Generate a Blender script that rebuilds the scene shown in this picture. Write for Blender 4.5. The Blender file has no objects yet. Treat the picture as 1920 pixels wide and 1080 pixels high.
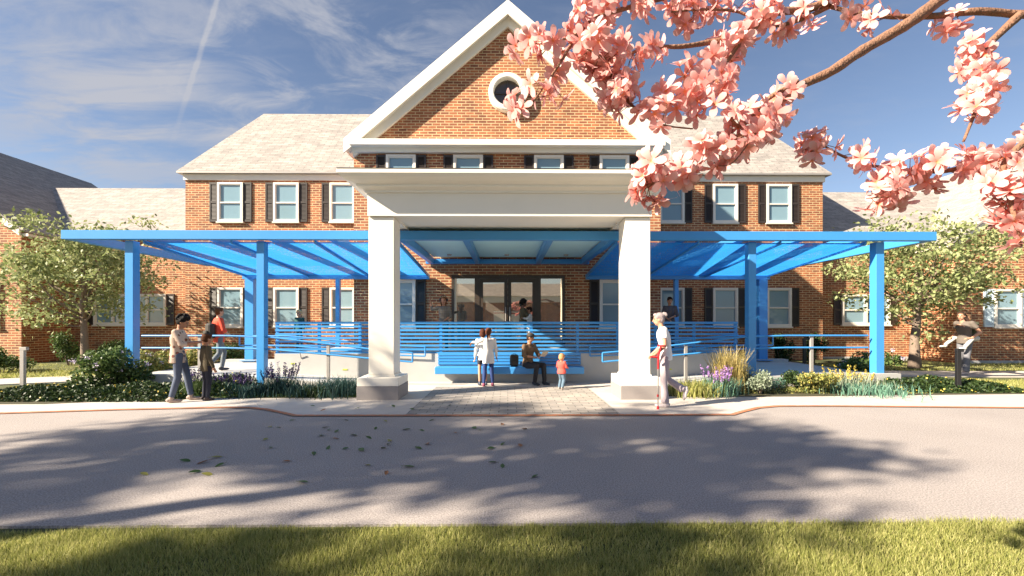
import bpy, bmesh, math, random
import numpy as np
from mathutils import Vector, Matrix, noise
random.seed(7); RNG = np.random.default_rng(11)
R = math.radians; PI = math.pi
scene = bpy.context.scene
COL = scene.collection
F = 815.0; EYE = 1.5
def P(px, py, d): return Vector(((px-952)*d/F, d, EYE+(605-py)*d/F))      # point on the photo's sight line at depth d
def GR(px, py, z=0.0):
    d = (EYE-z)*F/(py-605); return Vector(((px-952)*d/F, d, z))
# ------------------------------------------------------------------ helpers
def wloc(o):
    v = Vector((0,0,0))
    while o is not None: v += o.location; o = o.parent
    return v
def tag(o, label=None, cat=None, group=None, kind=None):
    if label: o['label'] = label
    if cat: o['category'] = cat
    if group: o['group'] = group
    if kind: o['kind'] = kind
    return o
def empty(name, loc, label, cat, group=None, rz=0):
    o = bpy.data.objects.new(name, None); COL.objects.link(o); o.location = loc; o.rotation_euler[2] = rz
    o.empty_display_size = .2
    return tag(o, label, cat, group)
def copy_tree(o, parent=None):
    c = o.copy(); COL.objects.link(c); c.parent = parent
    for ch in list(o.children): copy_tree(ch, c)
    return c
class MB:
    def __init__(s): s.v=[]; s.f=[]; s.uv=None
    def add(s, vs, fs):
        n=len(s.v); s.v += [tuple(v) for v in vs]; s.f += [tuple(i+n for i in f) for f in fs]; return s
    def box(s, x0,x1,y0,y1,z0,z1):
        if x0>x1: x0,x1=x1,x0
        return s.add([(x0,y0,z0),(x1,y0,z0),(x1,y1,z0),(x0,y1,z0),(x0,y0,z1),(x1,y0,z1),(x1,y1,z1),(x0,y1,z1)],
              [(0,3,2,1),(4,5,6,7),(0,1,5,4),(1,2,6,5),(2,3,7,6),(3,0,4,7)])
    def cbox(s, x0,x1,y0,y1,z0,z1,b=.01):
        "box with chamfered edges"
        if x0>x1: x0,x1=x1,x0
        bm=bmesh.new(); vs=[bm.verts.new(p) for p in [(x0,y0,z0),(x1,y0,z0),(x1,y1,z0),(x0,y1,z0),(x0,y0,z1),(x1,y0,z1),(x1,y1,z1),(x0,y1,z1)]]
        for f in [(0,3,2,1),(4,5,6,7),(0,1,5,4),(1,2,6,5),(2,3,7,6),(3,0,4,7)]: bm.faces.new([vs[i] for i in f])
        bmesh.ops.bevel(bm, geom=list(bm.edges), offset=b, segments=1, affect='EDGES')
        bm.verts.index_update(); s.add([v.co.copy() for v in bm.verts], [[v.index for v in f.verts] for f in bm.faces]); bm.free(); return s
    def prism(s, poly, ax, a, b):
        "poly 2D CCW list extruded along axis ax ('y': poly=(x,z); 'z': poly=(x,y); 'x': poly=(y,z))"
        def m(p,t):
            return {'y':(p[0],t,p[1]),'z':(p[0],p[1],t),'x':(t,p[0],p[1])}[ax]
        n=len(poly); vs=[m(p,a) for p in poly]+[m(p,b) for p in poly]
        fs=[tuple(range(n)), tuple(range(2*n-1,n-1,-1))]+[(i,i+n,(i+1)%n+n,(i+1)%n) for i in range(n)]
        return s.add(vs,fs)
    def tube(s, pts, rad, n=10, cap=True, flat=None):
        pts=[Vector(p) for p in pts]
        if not hasattr(rad,'__len__'): rad=[rad]*len(pts)
        base=len(s.v); up=Vector((0,0,1)); prev=None; rings=[]
        for i,p in enumerate(pts):
            t=(pts[min(i+1,len(pts)-1)]-pts[max(i-1,0)])
            if t.length<1e-9: t=Vector((0,0,1))
            t.normalize()
            if prev is None:
                a=up.cross(t)
                if a.length<.05: a=Vector((1,0,0)).cross(t)
            else: a=prev-t*prev.dot(t)
            a.normalize(); prev=a.copy(); b=t.cross(a)
            rings.append([p+(a*math.cos(2*PI*k/n)+b*math.sin(2*PI*k/n))*rad[i] for k in range(n)])
        vs=[v for r in rings for v in r]; fs=[]
        for i in range(len(pts)-1):
            for k in range(n):
                fs.append((i*n+k,i*n+(k+1)%n,(i+1)*n+(k+1)%n,(i+1)*n+k))
        if cap: fs += [tuple(range(n-1,-1,-1)), tuple(range((len(pts)-1)*n,len(pts)*n))]
        return s.add(vs,fs)
    def capsule(s, a, b, ra, rb, n=12):
        a=Vector(a); b=Vector(b); d=(b-a)
        L=d.length; d=d/L if L>1e-6 else Vector((0,0,1))
        pts=[];rs=[]
        for k in range(4):
            t=k/3*PI/2; pts.append(a-d*ra*math.cos(t)); rs.append(max(ra*math.sin(t),.001))
        for k in range(3,-1,-1):
            t=k/3*PI/2; pts.append(b+d*rb*math.cos(t)); rs.append(max(rb*math.sin(t),.001))
        return s.tube(pts,rs,n)
    def ball(s, c, r, M=None, seg=14, rg=9):
        "ellipsoid centre c radii r, optional rotation matrix"
        if not hasattr(r,'__len__'): r=(r,r,r)
        c=Vector(c); vs=[]; fs=[]
        for i in range(rg+1):
            ph=PI*i/rg
            for k in range(seg):
                th=2*PI*k/seg
                v=Vector((r[0]*math.sin(ph)*math.cos(th), r[1]*math.sin(ph)*math.sin(th), r[2]*math.cos(ph)))
                if M: v=M@v
                vs.append(c+v)
        for i in range(rg):
            for k in range(seg):
                fs.append((i*seg+k,(i+1)*seg+k,(i+1)*seg+(k+1)%seg,i*seg+(k+1)%seg))
        return s.add(vs,fs)
    def loft(s, rings, n=16):
        "rings: (centre, rx, ry, yaw) horizontal ellipses bottom to top"
        vs=[];fs=[]
        for c,rx,ry,ya in rings:
            for k in range(n):
                t=2*PI*k/n; x=rx*math.cos(t); y=ry*math.sin(t)
                vs.append((c[0]+x*math.cos(ya)-y*math.sin(ya), c[1]+x*math.sin(ya)+y*math.cos(ya), c[2]))
        m=len(rings)
        for i in range(m-1):
            for k in range(n): fs.append((i*n+k,i*n+(k+1)%n,(i+1)*n+(k+1)%n,(i+1)*n+k))
        fs += [tuple(range(n-1,-1,-1)), tuple(range((m-1)*n,m*n))]
        return s.add(vs,fs)
    def rot(s, M, c=(0,0,0)):
        c=Vector(c); s.v=[tuple(c+M@(Vector(v)-c)) for v in s.v]; return s
    def build(s, name, mat, parent=None, local=False, smooth=False, label=None):
        me=bpy.data.meshes.new(name); off=Vector((0,0,0)) if (local or parent is None) else wloc(parent)
        me.from_pydata([tuple(Vector(v)-off) for v in s.v],[],s.f); me.update()
        uvl=me.uv_layers.new(name='UVMap'); Z=Vector((0,0,1)); data=np.zeros(len(me.loops)*2)
        for p in me.polygons:
            n=p.normal
            if abs(n.z)>.999 or n.length<.5: u=Vector((1,0,0)); w=Vector((0,1,0))
            else: u=Z.cross(n).normalized(); w=n.cross(u)
            for li in p.loop_indices:
                co=me.vertices[me.loops[li].vertex_index].co+off
                data[li*2]=co.dot(u); data[li*2+1]=co.dot(w)
        uvl.data.foreach_set('uv',data)
        if smooth:
            me.polygons.foreach_set('use_smooth',[True]*len(me.polygons))
        if mat: me.materials.append(mat)
        o=bpy.data.objects.new(name,me); COL.objects.link(o); o.parent=parent
        if label: o['label']=label
        return o
def npmesh(name, V, faces_n, mat, parent=None, loc=(0,0,0), uv=None):
    "V (N,k,3) : N faces of k verts, face-local"
    N,k,_=V.shape; me=bpy.data.meshes.new(name)
    me.vertices.add(N*k); me.vertices.foreach_set('co',V.reshape(-1))
    me.loops.add(N*k); me.loops.foreach_set('vertex_index',np.arange(N*k,dtype=np.int32))
    me.polygons.add(N); me.polygons.foreach_set('loop_start',np.arange(0,N*k,k,dtype=np.int32))
    me.update(calc_edges=True); me.validate()
    me.materials.append(mat)
    o=bpy.data.objects.new(name,me); COL.objects.link(o); o.parent=parent; o.location=loc
    return o
# ------------------------------------------------------------------ materials
def newmat(name):
    m=bpy.data.materials.new(name); m.use_nodes=True; nt=m.node_tree; b=nt.nodes['Principled BSDF']; return m,nt,b
def N(nt,t,**kw):
    n=nt.nodes.new(t)
    for k,v in kw.items():
        if k in n.inputs: n.inputs[k].default_value=v
        else: setattr(n,k,v)
    return n
def mat(name, col, rough=.6, var=.12, scale=6, bump=0, bscale=60, metal=0, spec=None, coords='Object'):
    m,nt,b=newmat(name); b.inputs['Roughness'].default_value=rough; b.inputs['Metallic'].default_value=metal
    if spec is not None: b.inputs['Specular IOR Level'].default_value=spec
    tc=N(nt,'ShaderNodeTexCoord'); nz=N(nt,'ShaderNodeTexNoise'); nz.inputs['Scale'].default_value=scale; nz.inputs['Detail'].default_value=5
    nt.links.new(tc.outputs[coords],nz.inputs['Vector'])
    mx=N(nt,'ShaderNodeMix',data_type='RGBA'); c=Vector(col)
    mx.inputs['A'].default_value=(*(c*(1-var)),1); mx.inputs['B'].default_value=(*[min(1,x) for x in c*(1+var)],1)
    nt.links.new(nz.outputs['Fac'],mx.inputs['Factor']); nt.links.new(mx.outputs['Result'],b.inputs['Base Color'])
    if bump:
        n2=N(nt,'ShaderNodeTexNoise'); n2.inputs['Scale'].default_value=bscale; nt.links.new(tc.outputs[coords],n2.inputs['Vector'])
        bp=N(nt,'ShaderNodeBump'); bp.inputs['Strength'].default_value=bump; bp.inputs['Distance'].default_value=.01
        nt.links.new(n2.outputs['Fac'],bp.inputs['Height']); nt.links.new(bp.outputs['Normal'],b.inputs['Normal'])
    return m
def brickmat(name, c1, c2, mortar, bw=.27, rh=.09, ms=.0115, squash=1, rough=.85, dirt=.25, bump=.35):
    m,nt,b=newmat(name); b.inputs['Roughness'].default_value=rough
    uv=N(nt,'ShaderNodeUVMap'); br=N(nt,'ShaderNodeTexBrick')
    br.inputs['Scale'].default_value=1; br.inputs['Brick Width'].default_value=bw; br.inputs['Row Height'].default_value=rh
    br.inputs['Mortar Size'].default_value=ms; br.inputs['Mortar Smooth'].default_value=.2; br.inputs['Bias'].default_value=-.1
    br.inputs['Color1'].default_value=(*c1,1); br.inputs['Color2'].default_value=(*c2,1); br.inputs['Mortar'].default_value=(*mortar,1)
    nt.links.new(uv.outputs[0],br.inputs['Vector'])
    nz=N(nt,'ShaderNodeTexNoise'); nz.inputs['Scale'].default_value=2.3; nz.inputs['Detail'].default_value=8
    nt.links.new(uv.outputs[0],nz.inputs['Vector'])
    nz2=N(nt,'ShaderNodeTexNoise'); nz2.inputs['Scale'].default_value=9; nz2.inputs['Detail'].default_value=3
    mp=N(nt,'ShaderNodeMapping'); mp.inputs['Scale'].default_value=(.45,1.4,1)
    nt.links.new(uv.outputs[0],mp.inputs['Vector']); nt.links.new(mp.outputs[0],nz2.inputs['Vector'])
    ad=N(nt,'ShaderNodeMath',operation='ADD'); nt.links.new(nz.outputs['Fac'],ad.inputs[0]); nt.links.new(nz2.outputs['Fac'],ad.inputs[1])
    mr=N(nt,'ShaderNodeMapRange'); mr.inputs['From Min'].default_value=.7; mr.inputs['From Max'].default_value=1.3
    mr.inputs['To Min'].default_value=1-dirt; mr.inputs['To Max'].default_value=1+dirt
    nt.links.new(ad.outputs[0],mr.inputs['Value'])
    mx=N(nt,'ShaderNodeVectorMath',operation='SCALE'); nt.links.new(br.outputs['Color'],mx.inputs[0]); nt.links.new(mr.outputs[0],mx.inputs['Scale'])
    nt.links.new(mx.outputs[0],b.inputs['Base Color'])
    if bump:
        iv=N(nt,'ShaderNodeMath',operation='SUBTRACT'); iv.inputs[0].default_value=1; nt.links.new(br.outputs['Fac'],iv.inputs[1])
        bp=N(nt,'ShaderNodeBump'); bp.inputs['Strength'].default_value=bump; bp.inputs['Distance'].default_value=.012
        nt.links.new(iv.outputs[0],bp.inputs['Height']); nt.links.new(bp.outputs['Normal'],b.inputs['Normal'])
    return m
def islandmat(name, cols, rough=.5, trans=0.25, spec=.3):
    m,nt,b=newmat(name); b.inputs['Roughness'].default_value=rough; b.inputs['Specular IOR Level'].default_value=spec
    g=N(nt,'ShaderNodeNewGeometry'); cr=N(nt,'ShaderNodeValToRGB'); cr.color_ramp.interpolation='LINEAR'
    els=cr.color_ramp.elements
    for i,c in enumerate(cols):
        e=els[i] if i<2 else els.new(i/(len(cols)-1))
        e.color=(*c,1)
    for i,e in enumerate(sorted(els,key=lambda e:e.position)): pass
    els[0].position=0
    pos=[i/(len(cols)-1) for i in range(len(cols))]
    while len(els)>2: els.remove(els[-1])
    els[0].position=0; els[0].color=(*cols[0],1); els[1].position=1; els[1].color=(*cols[-1],1)
    for i in range(1,len(cols)-1):
        e=els.new(pos[i]); e.color=(*cols[i],1)
    nt.links.new(g.outputs['Random Per Island'],cr.inputs[0]); nt.links.new(cr.outputs[0],b.inputs['Base Color'])
    if trans:
        tr=N(nt,'ShaderNodeBsdfTranslucent'); mx=N(nt,'ShaderNodeMixShader'); mx.inputs[0].default_value=trans
        nt.links.new(cr.outputs[0],tr.inputs['Color'])
        out=nt.nodes['Material Output']; nt.links.new(b.outputs[0],mx.inputs[1]); nt.links.new(tr.outputs[0],mx.inputs[2]); nt.links.new(mx.outputs[0],out.inputs[0])
    return m
M={}
M['brick']=brickmat('brick',(.37,.125,.052),(.17,.055,.032),(.54,.41,.23))
M['brick2']=brickmat('brick_paired',(.40,.12,.06),(.235,.07,.045),(.62,.48,.30))
M['shingle']=brickmat('roof_shingle',(.35,.32,.295),(.255,.235,.22),(.13,.12,.115),bw=.5,rh=.13,ms=.008,dirt=.22,bump=.5)
M['paver']=brickmat('clay_paver',(.37,.33,.29),(.25,.23,.21),(.13,.12,.11),bw=.30,rh=.15,ms=.008,dirt=.2,bump=.4)
M['border']=brickmat('brick_edging',(.46,.15,.06),(.36,.12,.05),(.3,.22,.15),bw=.2,rh=.1,ms=.01,dirt=.2)
M['white']=mat('white_paint',(.84,.79,.69),.5,.05,1.7,bump=.05,bscale=25)
M['trim']=mat('cream_trim',(.74,.69,.62),.55,.05,4)
M['shutter']=mat('dark_brown_paint',(.035,.026,.022),.45,.15,8)
M['paleshutter']=mat('pale_blue_paint',(.50,.62,.70),.5,.05,8)
M['conc']=mat('concrete',(.42,.415,.40),.8,.13,2.5,bump=.15,bscale=90)
M['concrete_walk']=mat('concrete_walk',(.50,.455,.41),.85,.14,4,bump=.4,bscale=120)
M['granite']=mat('grey_granite',(.27,.245,.235),.7,.3,90,bump=.1)
M['steel']=mat('grey_steel',(.36,.34,.32),.45,.12,10,metal=.3)
M['black']=mat('black_metal',(.010,.010,.011),.4,.1,10)
M['blue']=mat('blue_paint',(.05,.265,.60),.34,.08,1.6,spec=.5)
M['soil']=mat('soil',(.055,.05,.022),.95,.45,7,bump=.8,bscale=40)
M['bronze']=mat('bronze_frame',(.05,.036,.026),.4,.15,6)
M['lightblue']=mat('pale_blue_soffit',(.56,.88,.96),.6,.04,3)
def asphalt():
    m,nt,b=newmat('asphalt'); b.inputs['Roughness'].default_value=.9; b.inputs['Specular IOR Level'].default_value=.25
    tc=N(nt,'ShaderNodeTexCoord'); v=N(nt,'ShaderNodeTexNoise'); v.inputs['Scale'].default_value=75; v.inputs['Detail'].default_value=4; v.inputs['Roughness'].default_value=.75
    nt.links.new(tc.outputs['Object'],v.inputs['Vector'])
    cr=N(nt,'ShaderNodeValToRGB'); e=cr.color_ramp.elements; e[0].position=.32; e[0].color=(.135,.12,.118,1); e[1].position=.66; e[1].color=(.50,.45,.42,1)
    nt.links.new(v.outputs['Fac'],cr.inputs[0])
    n2=N(nt,'ShaderNodeTexNoise'); n2.inputs['Scale'].default_value=.8; n2.inputs['Detail'].default_value=6; nt.links.new(tc.outputs['Object'],n2.inputs['Vector'])
    mr=N(nt,'ShaderNodeMapRange'); mr.inputs['To Min'].default_value=.86; mr.inputs['To Max'].default_value=1.14; nt.links.new(n2.outputs['Fac'],mr.inputs[0])
    sc=N(nt,'ShaderNodeVectorMath',operation='SCALE'); nt.links.new(cr.outputs[0],sc.inputs[0]); nt.links.new(mr.outputs[0],sc.inputs['Scale']); nt.links.new(sc.outputs[0],b.inputs['Base Color'])
    bp=N(nt,'ShaderNodeBump'); bp.inputs['Strength'].default_value=.5; bp.inputs['Distance'].default_value=.006; nt.links.new(v.outputs['Fac'],bp.inputs['Height']); nt.links.new(bp.outputs['Normal'],b.inputs['Normal'])
    return m
M['asphalt']=asphalt()
def lawn():
    m=mat('lawn_soil',(.07,.08,.025),.95,.5,5,bump=.8,bscale=80); return m
M['lawn']=lawn()
def glass(name,col,mirror=.0,rough=.05):
    m,nt,b=newmat(name); b.inputs['Base Color'].default_value=(*col,1); b.inputs['Roughness'].default_value=rough
    b.inputs['Specular IOR Level'].default_value=.7; b.inputs['Metallic'].default_value=mirror
    tc=N(nt,'ShaderNodeTexCoord'); nz=N(nt,'ShaderNodeTexNoise'); nz.inputs['Scale'].default_value=.9
    nt.links.new(tc.outputs['Object'],nz.inputs['Vector']); bp=N(nt,'ShaderNodeBump'); bp.inputs['Strength'].default_value=.03; bp.inputs['Distance'].default_value=.05
    nt.links.new(nz.outputs['Fac'],bp.inputs['Height']); nt.links.new(bp.outputs['Normal'],b.inputs['Normal'])
    return m
M['pane']=glass('window_glass',(.20,.31,.37))
M['mirrorpane']=glass('door_glass',(.62,.56,.47),.85,.02)
M['darkpane']=glass('dark_glass',(.06,.045,.035))
def perforated():
    m,nt,b=newmat('perforated_blue_metal'); b.inputs['Base Color'].default_value=(.02,.29,.85,1); b.inputs['Roughness'].default_value=.5
    uv=N(nt,'ShaderNodeUVMap'); vo=N(nt,'ShaderNodeTexVoronoi'); vo.inputs['Scale'].default_value=30; vo.inputs['Randomness'].default_value=.35
    nt.links.new(uv.outputs[0],vo.inputs['Vector'])
    gt=N(nt,'ShaderNodeMath',operation='LESS_THAN'); gt.inputs[1].default_value=.24; nt.links.new(vo.outputs['Distance'],gt.inputs[0])
    tr=N(nt,'ShaderNodeBsdfTransparent'); tl=N(nt,'ShaderNodeBsdfTranslucent'); tl.inputs[0].default_value=(.04,.37,.92,1)
    m1=N(nt,'ShaderNodeMixShader'); m1.inputs[0].default_value=.6; nt.links.new(b.outputs[0],m1.inputs[1]); nt.links.new(tl.outputs[0],m1.inputs[2])
    mx=N(nt,'ShaderNodeMixShader')
    nt.links.new(gt.outputs[0],mx.inputs[0]); nt.links.new(m1.outputs[0],mx.inputs[1]); nt.links.new(tr.outputs[0],mx.inputs[2]); nt.links.new(mx.outputs[0],nt.nodes['Material Output'].inputs[0])
    return m
M['perf']=perforated()
M['bark']=mat('bark',(.20,.15,.115),.9,.35,14,bump=.8,bscale=45)
M['cherrybark']=mat('cherry_bark',(.22,.115,.07),.75,.45,22,bump=.8,bscale=90)
M['leaf']=islandmat('pale_green_leaf',[(.13,.17,.055),(.29,.34,.14),(.42,.44,.22),(.22,.27,.10)],trans=.35)
M['leafdark']=islandmat('dark_green_leaf',[(.012,.028,.010),(.030,.058,.016),(.05,.075,.02)],trans=.15)
M['leafmid']=islandmat('mid_green_leaf',[(.035,.07,.018),(.09,.15,.04),(.15,.20,.07)],trans=.25)
M['leafyellow']=islandmat('yellow_green_leaf',[(.10,.14,.035),(.24,.26,.08),(.40,.34,.11)],trans=.25)
M['leafsilver']=islandmat('silver_green_leaf',[(.12,.16,.10),(.26,.31,.21),(.36,.40,.30)],trans=.15)
M['leafteal']=islandmat('teal_leaf',[(.04,.12,.085),(.12,.25,.18),(.22,.36,.27)],trans=.15)
M['tealdark']=islandmat('dark_teal_leaf',[(.012,.04,.04),(.03,.08,.07),(.05,.10,.085)],trans=.15)
M['straw']=islandmat('straw_blade',[(.20,.17,.05),(.45,.36,.13),(.6,.48,.2)],trans=.25)
M['grassblade']=islandmat('grass_blade',[(.19,.22,.045),(.38,.39,.12),(.56,.52,.22)],trans=.42)
M['purple']=islandmat('purple_flower',[(.035,.02,.09),(.07,.035,.16)],trans=.1)
M['lilac']=islandmat('lilac_flower',[(.30,.14,.45),(.55,.32,.70)],trans=.2)
M['hydra']=islandmat('hydrangea_flower',[(.35,.30,.55),(.65,.55,.72),(.8,.75,.8)],trans=.2)
M['yellowfl']=islandmat('yellow_flower',[(.45,.32,.04),(.7,.55,.12)],trans=.1)
M['greenleaf']=mat('green_fallen_leaf',(.055,.11,.02),.6,.4,30)
M['brownleaf']=mat('brown_fallen_leaf',(.30,.12,.04),.6,.4,30)
M['yellowleaf']=mat('yellow_fallen_leaf',(.26,.24,.04),.6,.4,30)
def petal():
    m,nt,b=newmat('cherry_petal'); b.inputs['Roughness'].default_value=.6; b.inputs['Specular IOR Level'].default_value=.2
    uv=N(nt,'ShaderNodeUVMap'); sx=N(nt,'ShaderNodeSeparateXYZ'); nt.links.new(uv.outputs[0],sx.inputs[0])
    cr=N(nt,'ShaderNodeValToRGB'); e=cr.color_ramp.elements; e[0].position=0; e[0].color=(.90,.33,.12,1); e[1].position=1; e[1].color=(.91,.62,.60,1)
    x=e.new(.18); x.color=(.88,.36,.31,1); x=e.new(.5); x.color=(.88,.46,.43,1)
    nt.links.new(sx.outputs[0],cr.inputs[0])
    g=N(nt,'ShaderNodeNewGeometry'); mr=N(nt,'ShaderNodeMapRange'); mr.inputs['To Min'].default_value=.78; mr.inputs['To Max'].default_value=1.08
    nt.links.new(g.outputs['Random Per Island'],mr.inputs[0])
    sc=N(nt,'ShaderNodeVectorMath',operation='SCALE'); nt.links.new(cr.outputs[0],sc.inputs[0]); nt.links.new(mr.outputs[0],sc.inputs['Scale'])
    nt.links.new(sc.outputs[0],b.inputs['Base Color'])
    tr=N(nt,'ShaderNodeBsdfTranslucent'); nt.links.new(sc.outputs[0],tr.inputs[0]); mx=N(nt,'ShaderNodeMixShader'); mx.inputs[0].default_value=.35
    nt.links.new(b.outputs[0],mx.inputs[1]); nt.links.new(tr.outputs[0],mx.inputs[2]); nt.links.new(mx.outputs[0],nt.nodes['Material Output'].inputs[0])
    return m
M['petal']=petal()
_mc={}
def cloth(col, rough=.85):
    k=('c',)+tuple(col)
    if k not in _mc: _mc[k]=mat('cloth',col,rough,.18,9,bump=.25,bscale=35)
    return _mc[k]
def floral():
    m,nt,b=newmat('floral_cloth'); b.inputs['Roughness'].default_value=.85
    tc=N(nt,'ShaderNodeTexCoord'); v=N(nt,'ShaderNodeTexVoronoi'); v.inputs['Scale'].default_value=13; nt.links.new(tc.outputs['Object'],v.inputs['Vector'])
    cr=N(nt,'ShaderNodeValToRGB'); cr.color_ramp.interpolation='CONSTANT'; e=cr.color_ramp.elements; e[0].color=(.30,.07,.05,1); e[1].position=.27; e[1].color=(.12,.13,.08,1); x=e.new(.36); x.color=(.55,.42,.33,1)
    nt.links.new(v.outputs['Distance'],cr.inputs[0]); nt.links.new(cr.outputs[0],b.inputs['Base Color']); return m
def stripes(c1,c2,sc=22,plaid=False):
    m,nt,b=newmat('striped_cloth'); b.inputs['Roughness'].default_value=.85
    tc=N(nt,'ShaderNodeTexCoord'); w=N(nt,'ShaderNodeTexWave'); w.bands_direction='Z'; w.inputs['Scale'].default_value=sc/2; nt.links.new(tc.outputs['Object'],w.inputs['Vector'])
    f=w.outputs['Fac']
    if plaid:
        w2=N(nt,'ShaderNodeTexWave'); w2.bands_direction='X'; w2.inputs['Scale'].default_value=sc/2; nt.links.new(tc.outputs['Object'],w2.inputs['Vector'])
        ml=N(nt,'ShaderNodeMath',operation='MULTIPLY'); nt.links.new(f,ml.inputs[0]); nt.links.new(w2.outputs['Fac'],ml.inputs[1]); f=ml.outputs[0]
    mx=N(nt,'ShaderNodeMix',data_type='RGBA'); mx.inputs['A'].default_value=(*c1,1); mx.inputs['B'].default_value=(*c2,1); nt.links.new(f,mx.inputs['Factor']); nt.links.new(mx.outputs['Result'],b.inputs['Base Color']); return m
M['floral']=floral()
SK={'light':(.52,.27,.17),'mid':(.40,.19,.11),'dark':(.16,.07,.04)}
def skin(k):
    kk=('s',k)
    if kk not in _mc: _mc[kk]=mat('skin',SK[k],.55,.06,12)
    return _mc[kk]
def hairm(col):
    kk=('h',)+tuple(col)
    if kk not in _mc: _mc[kk]=mat('hair',col,.75,.4,40,bump=.7,bscale=90,spec=.15)
    return _mc[kk]
# ------------------------------------------------------------------ ground
def sheet(name, poly, z, m, label=None, thick=.06):
    b=MB()
    if thick: b.prism(poly,'z',z-thick,z)
    else: b.add([(x,y,z) for x,y in poly],[tuple(range(len(poly)))])
    o=b.build(name,m); tag(o,kind='structure'); return o
# ensure CCW in all polygons below
sheet('lawn',[(-150,-120),(150,-120),(150,160),(-150,160)],-.02,M['lawn'],thick=0)
def road_front(px): return GR(px, 988-13*px/1920)
L=road_front(0); Rr=road_front(1920)
s=(Rr.y-L.y)/(Rr.x-L.x); ya=lambda x: L.y+s*(x-L.x)
sheet('road',[(-70,ya(-4)),(0,ya(0)),(70,ya(4.5)),(70,12),(-70,12)][:3]+[(70,9.2),(-70,9.2)],0.0,M['asphalt'],thick=.08)
# sidewalk front line following the kerb curves
fl=[(-70,7.25)]+[tuple(GR(x,y)[:2]) for x,y in [(0,774),(240,767),(420,763.5),(470,764),(500,767),(530,773),(555,779)]]+[(0,7.0)]
fl+=[tuple(GR(x,y)[:2]) for x,y in [(1375,779),(1395,773),(1425,766),(1460,763),(1560,763),(1920,767)]]+[(70,7.5)]
back=[(70,9.1),(10.7,8.99),(8.1,8.86),(5.9,8.73),(3.7,8.7),(2.9,8.9),(2.9,11.0),(-2.9,11.0),(-2.9,8.7),(-5.9,8.6),(-7.6,8.3),(-8.5,8.05),(-70,7.9)]
sheet('sidewalk',fl+back,.006,M['concrete_walk'])
bd=MB()
for (x0,y0),(x1,y1) in zip(fl[:-1],fl[1:]):
    bd.add([(x0,y0-.06,.012),(x1,y1-.06,.012),(x1,y1+.05,.012),(x0,y0+.05,.012)],[(0,1,2,3)])
tag(bd.build('brick_edging',M['border']),kind='structure')
sheet('paved_crossing',[(-1.66,7.07),(1.84,7.07),(1.84,10.15),(-1.66,10.15)],.010,M['paver'])
for sx,nm in ((-1,'planting_bed'),(1,'planting_bed')):
    if sx<0: pol=[(-12,7.95),(-8.5,8.06),(-7.6,8.31),(-5.9,8.61),(-2.92,8.7),(-2.92,10.0),(-9.0,10.0),(-12,9.4)]
    else: pol=[(2.92,8.9),(3.7,8.71),(5.9,8.74),(8.1,8.87),(11,9.0),(9.0,10.0),(2.92,10.0)]
    sheet(nm,pol,.012,M['soil'])
sheet('foundation_bed',[(-17.5,13.9),(-4.95,13.9),(-4.95,17.19),(-12.7,17.19),(-12.7,17.79),(-17.5,17.79)],.02,M['lawn'])
sheet('foundation_bed',[(4.95,13.9),(16.5,13.9),(16.5,17.79),(12.6,17.79),(12.6,17.19),(4.95,17.19)],.02,M['lawn'])
sheet('garden_path',[(8.95,12.0),(11,12.1),(14,11.9),(30,11.4),(60,11.4),(60,12.9),(30,13.0),(14,13.3),(8.95,13.5)],.008,M['concrete_walk'])
sheet('garden_path',[(-60,9.4),(-14,9.9),(-11.5,11.0),(-8.95,12.2),(-8.95,13.4),(-12.5,12.2),(-15,11.0),(-60,10.6)],.008,M['concrete_walk'])
# ------------------------------------------------------------------ window makers
def make_window(w,h,cols=1,pane='pane',rail=True):
    f=MB(); t=.075; d=.075
    f.box(-w/2,-w/2+t,-d,0,0,h); f.box(w/2-t,w/2,-d,0,0,h)
    f.box(-w/2+t,w/2-t,-d,0,0,t); f.box(-w/2+t,w/2-t,-d,0,h-t,h)
    f.box(-w/2-.03,w/2+.03,-d-.035,0,-.05,-.001)
    iw=(w-2*t)/cols
    for c in range(cols):
        x0=-w/2+t+c*iw; x1=x0+iw
        if c: f.box(x0-.05,x0+.05,-d+.004,0,t,h-t)
        if rail: f.box(x0+.03,x1-.03,-d+.012,-.02,h*.47,h*.47+.05)
        for (a,b2) in ((x0,x0+.03),(x1-.03,x1)): f.box(a,b2,-d+.022,0,t,h-t)
        f.box(x0+.03,x1-.03,-d+.022,0,t,t+.03); f.box(x0+.03,x1-.03,-d+.022,0,h-t-.03,h-t)
    o=f.build('window',M['trim'],None)
    p=MB(); p.add([(-w/2+t,-.012,t),(w/2-t,-.012,t),(w/2-t,-.012,h-t),(-w/2+t,-.012,h-t)],[(0,1,2,3)])
    p.build('window_pane',M[pane],o,local=True)
    return o
def make_shutter(w,h,m='shutter'):
    f=MB(); t=.05
    f.box(-w/2,-w/2+t,-.045,0,0,h); f.box(w/2-t,w/2,-.045,0,0,h)
    for z0,z1 in ((0,.09),(h/2-.04,h/2+.04),(h-.07,h)): f.box(-w/2+t,w/2-t,-.043,0,z0,z1)
    n=int(h/.055)
    for i in range(n):
        z=.06+i*(h-.12)/n
        f.add([(-w/2+t,-.012,z+.06),(w/2-t,-.012,z+.06),(w/2-t,-.036,z),(-w/2+t,-.036,z)],[(0,1,2,3)][::1])
    f.box(-w/2+t,w/2-t,-.01,0,.02,h-.02)
    return f.build('shutter',M[m],None)
protoW={}; 
def put(key, maker, parent, world, first=[]):
    if key not in protoW: protoW[key]=maker(); o=protoW[key]; o.parent=parent
    else: o=copy_tree(protoW[key],parent)
    o.location=Vector(world)-wloc(parent); return o
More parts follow.
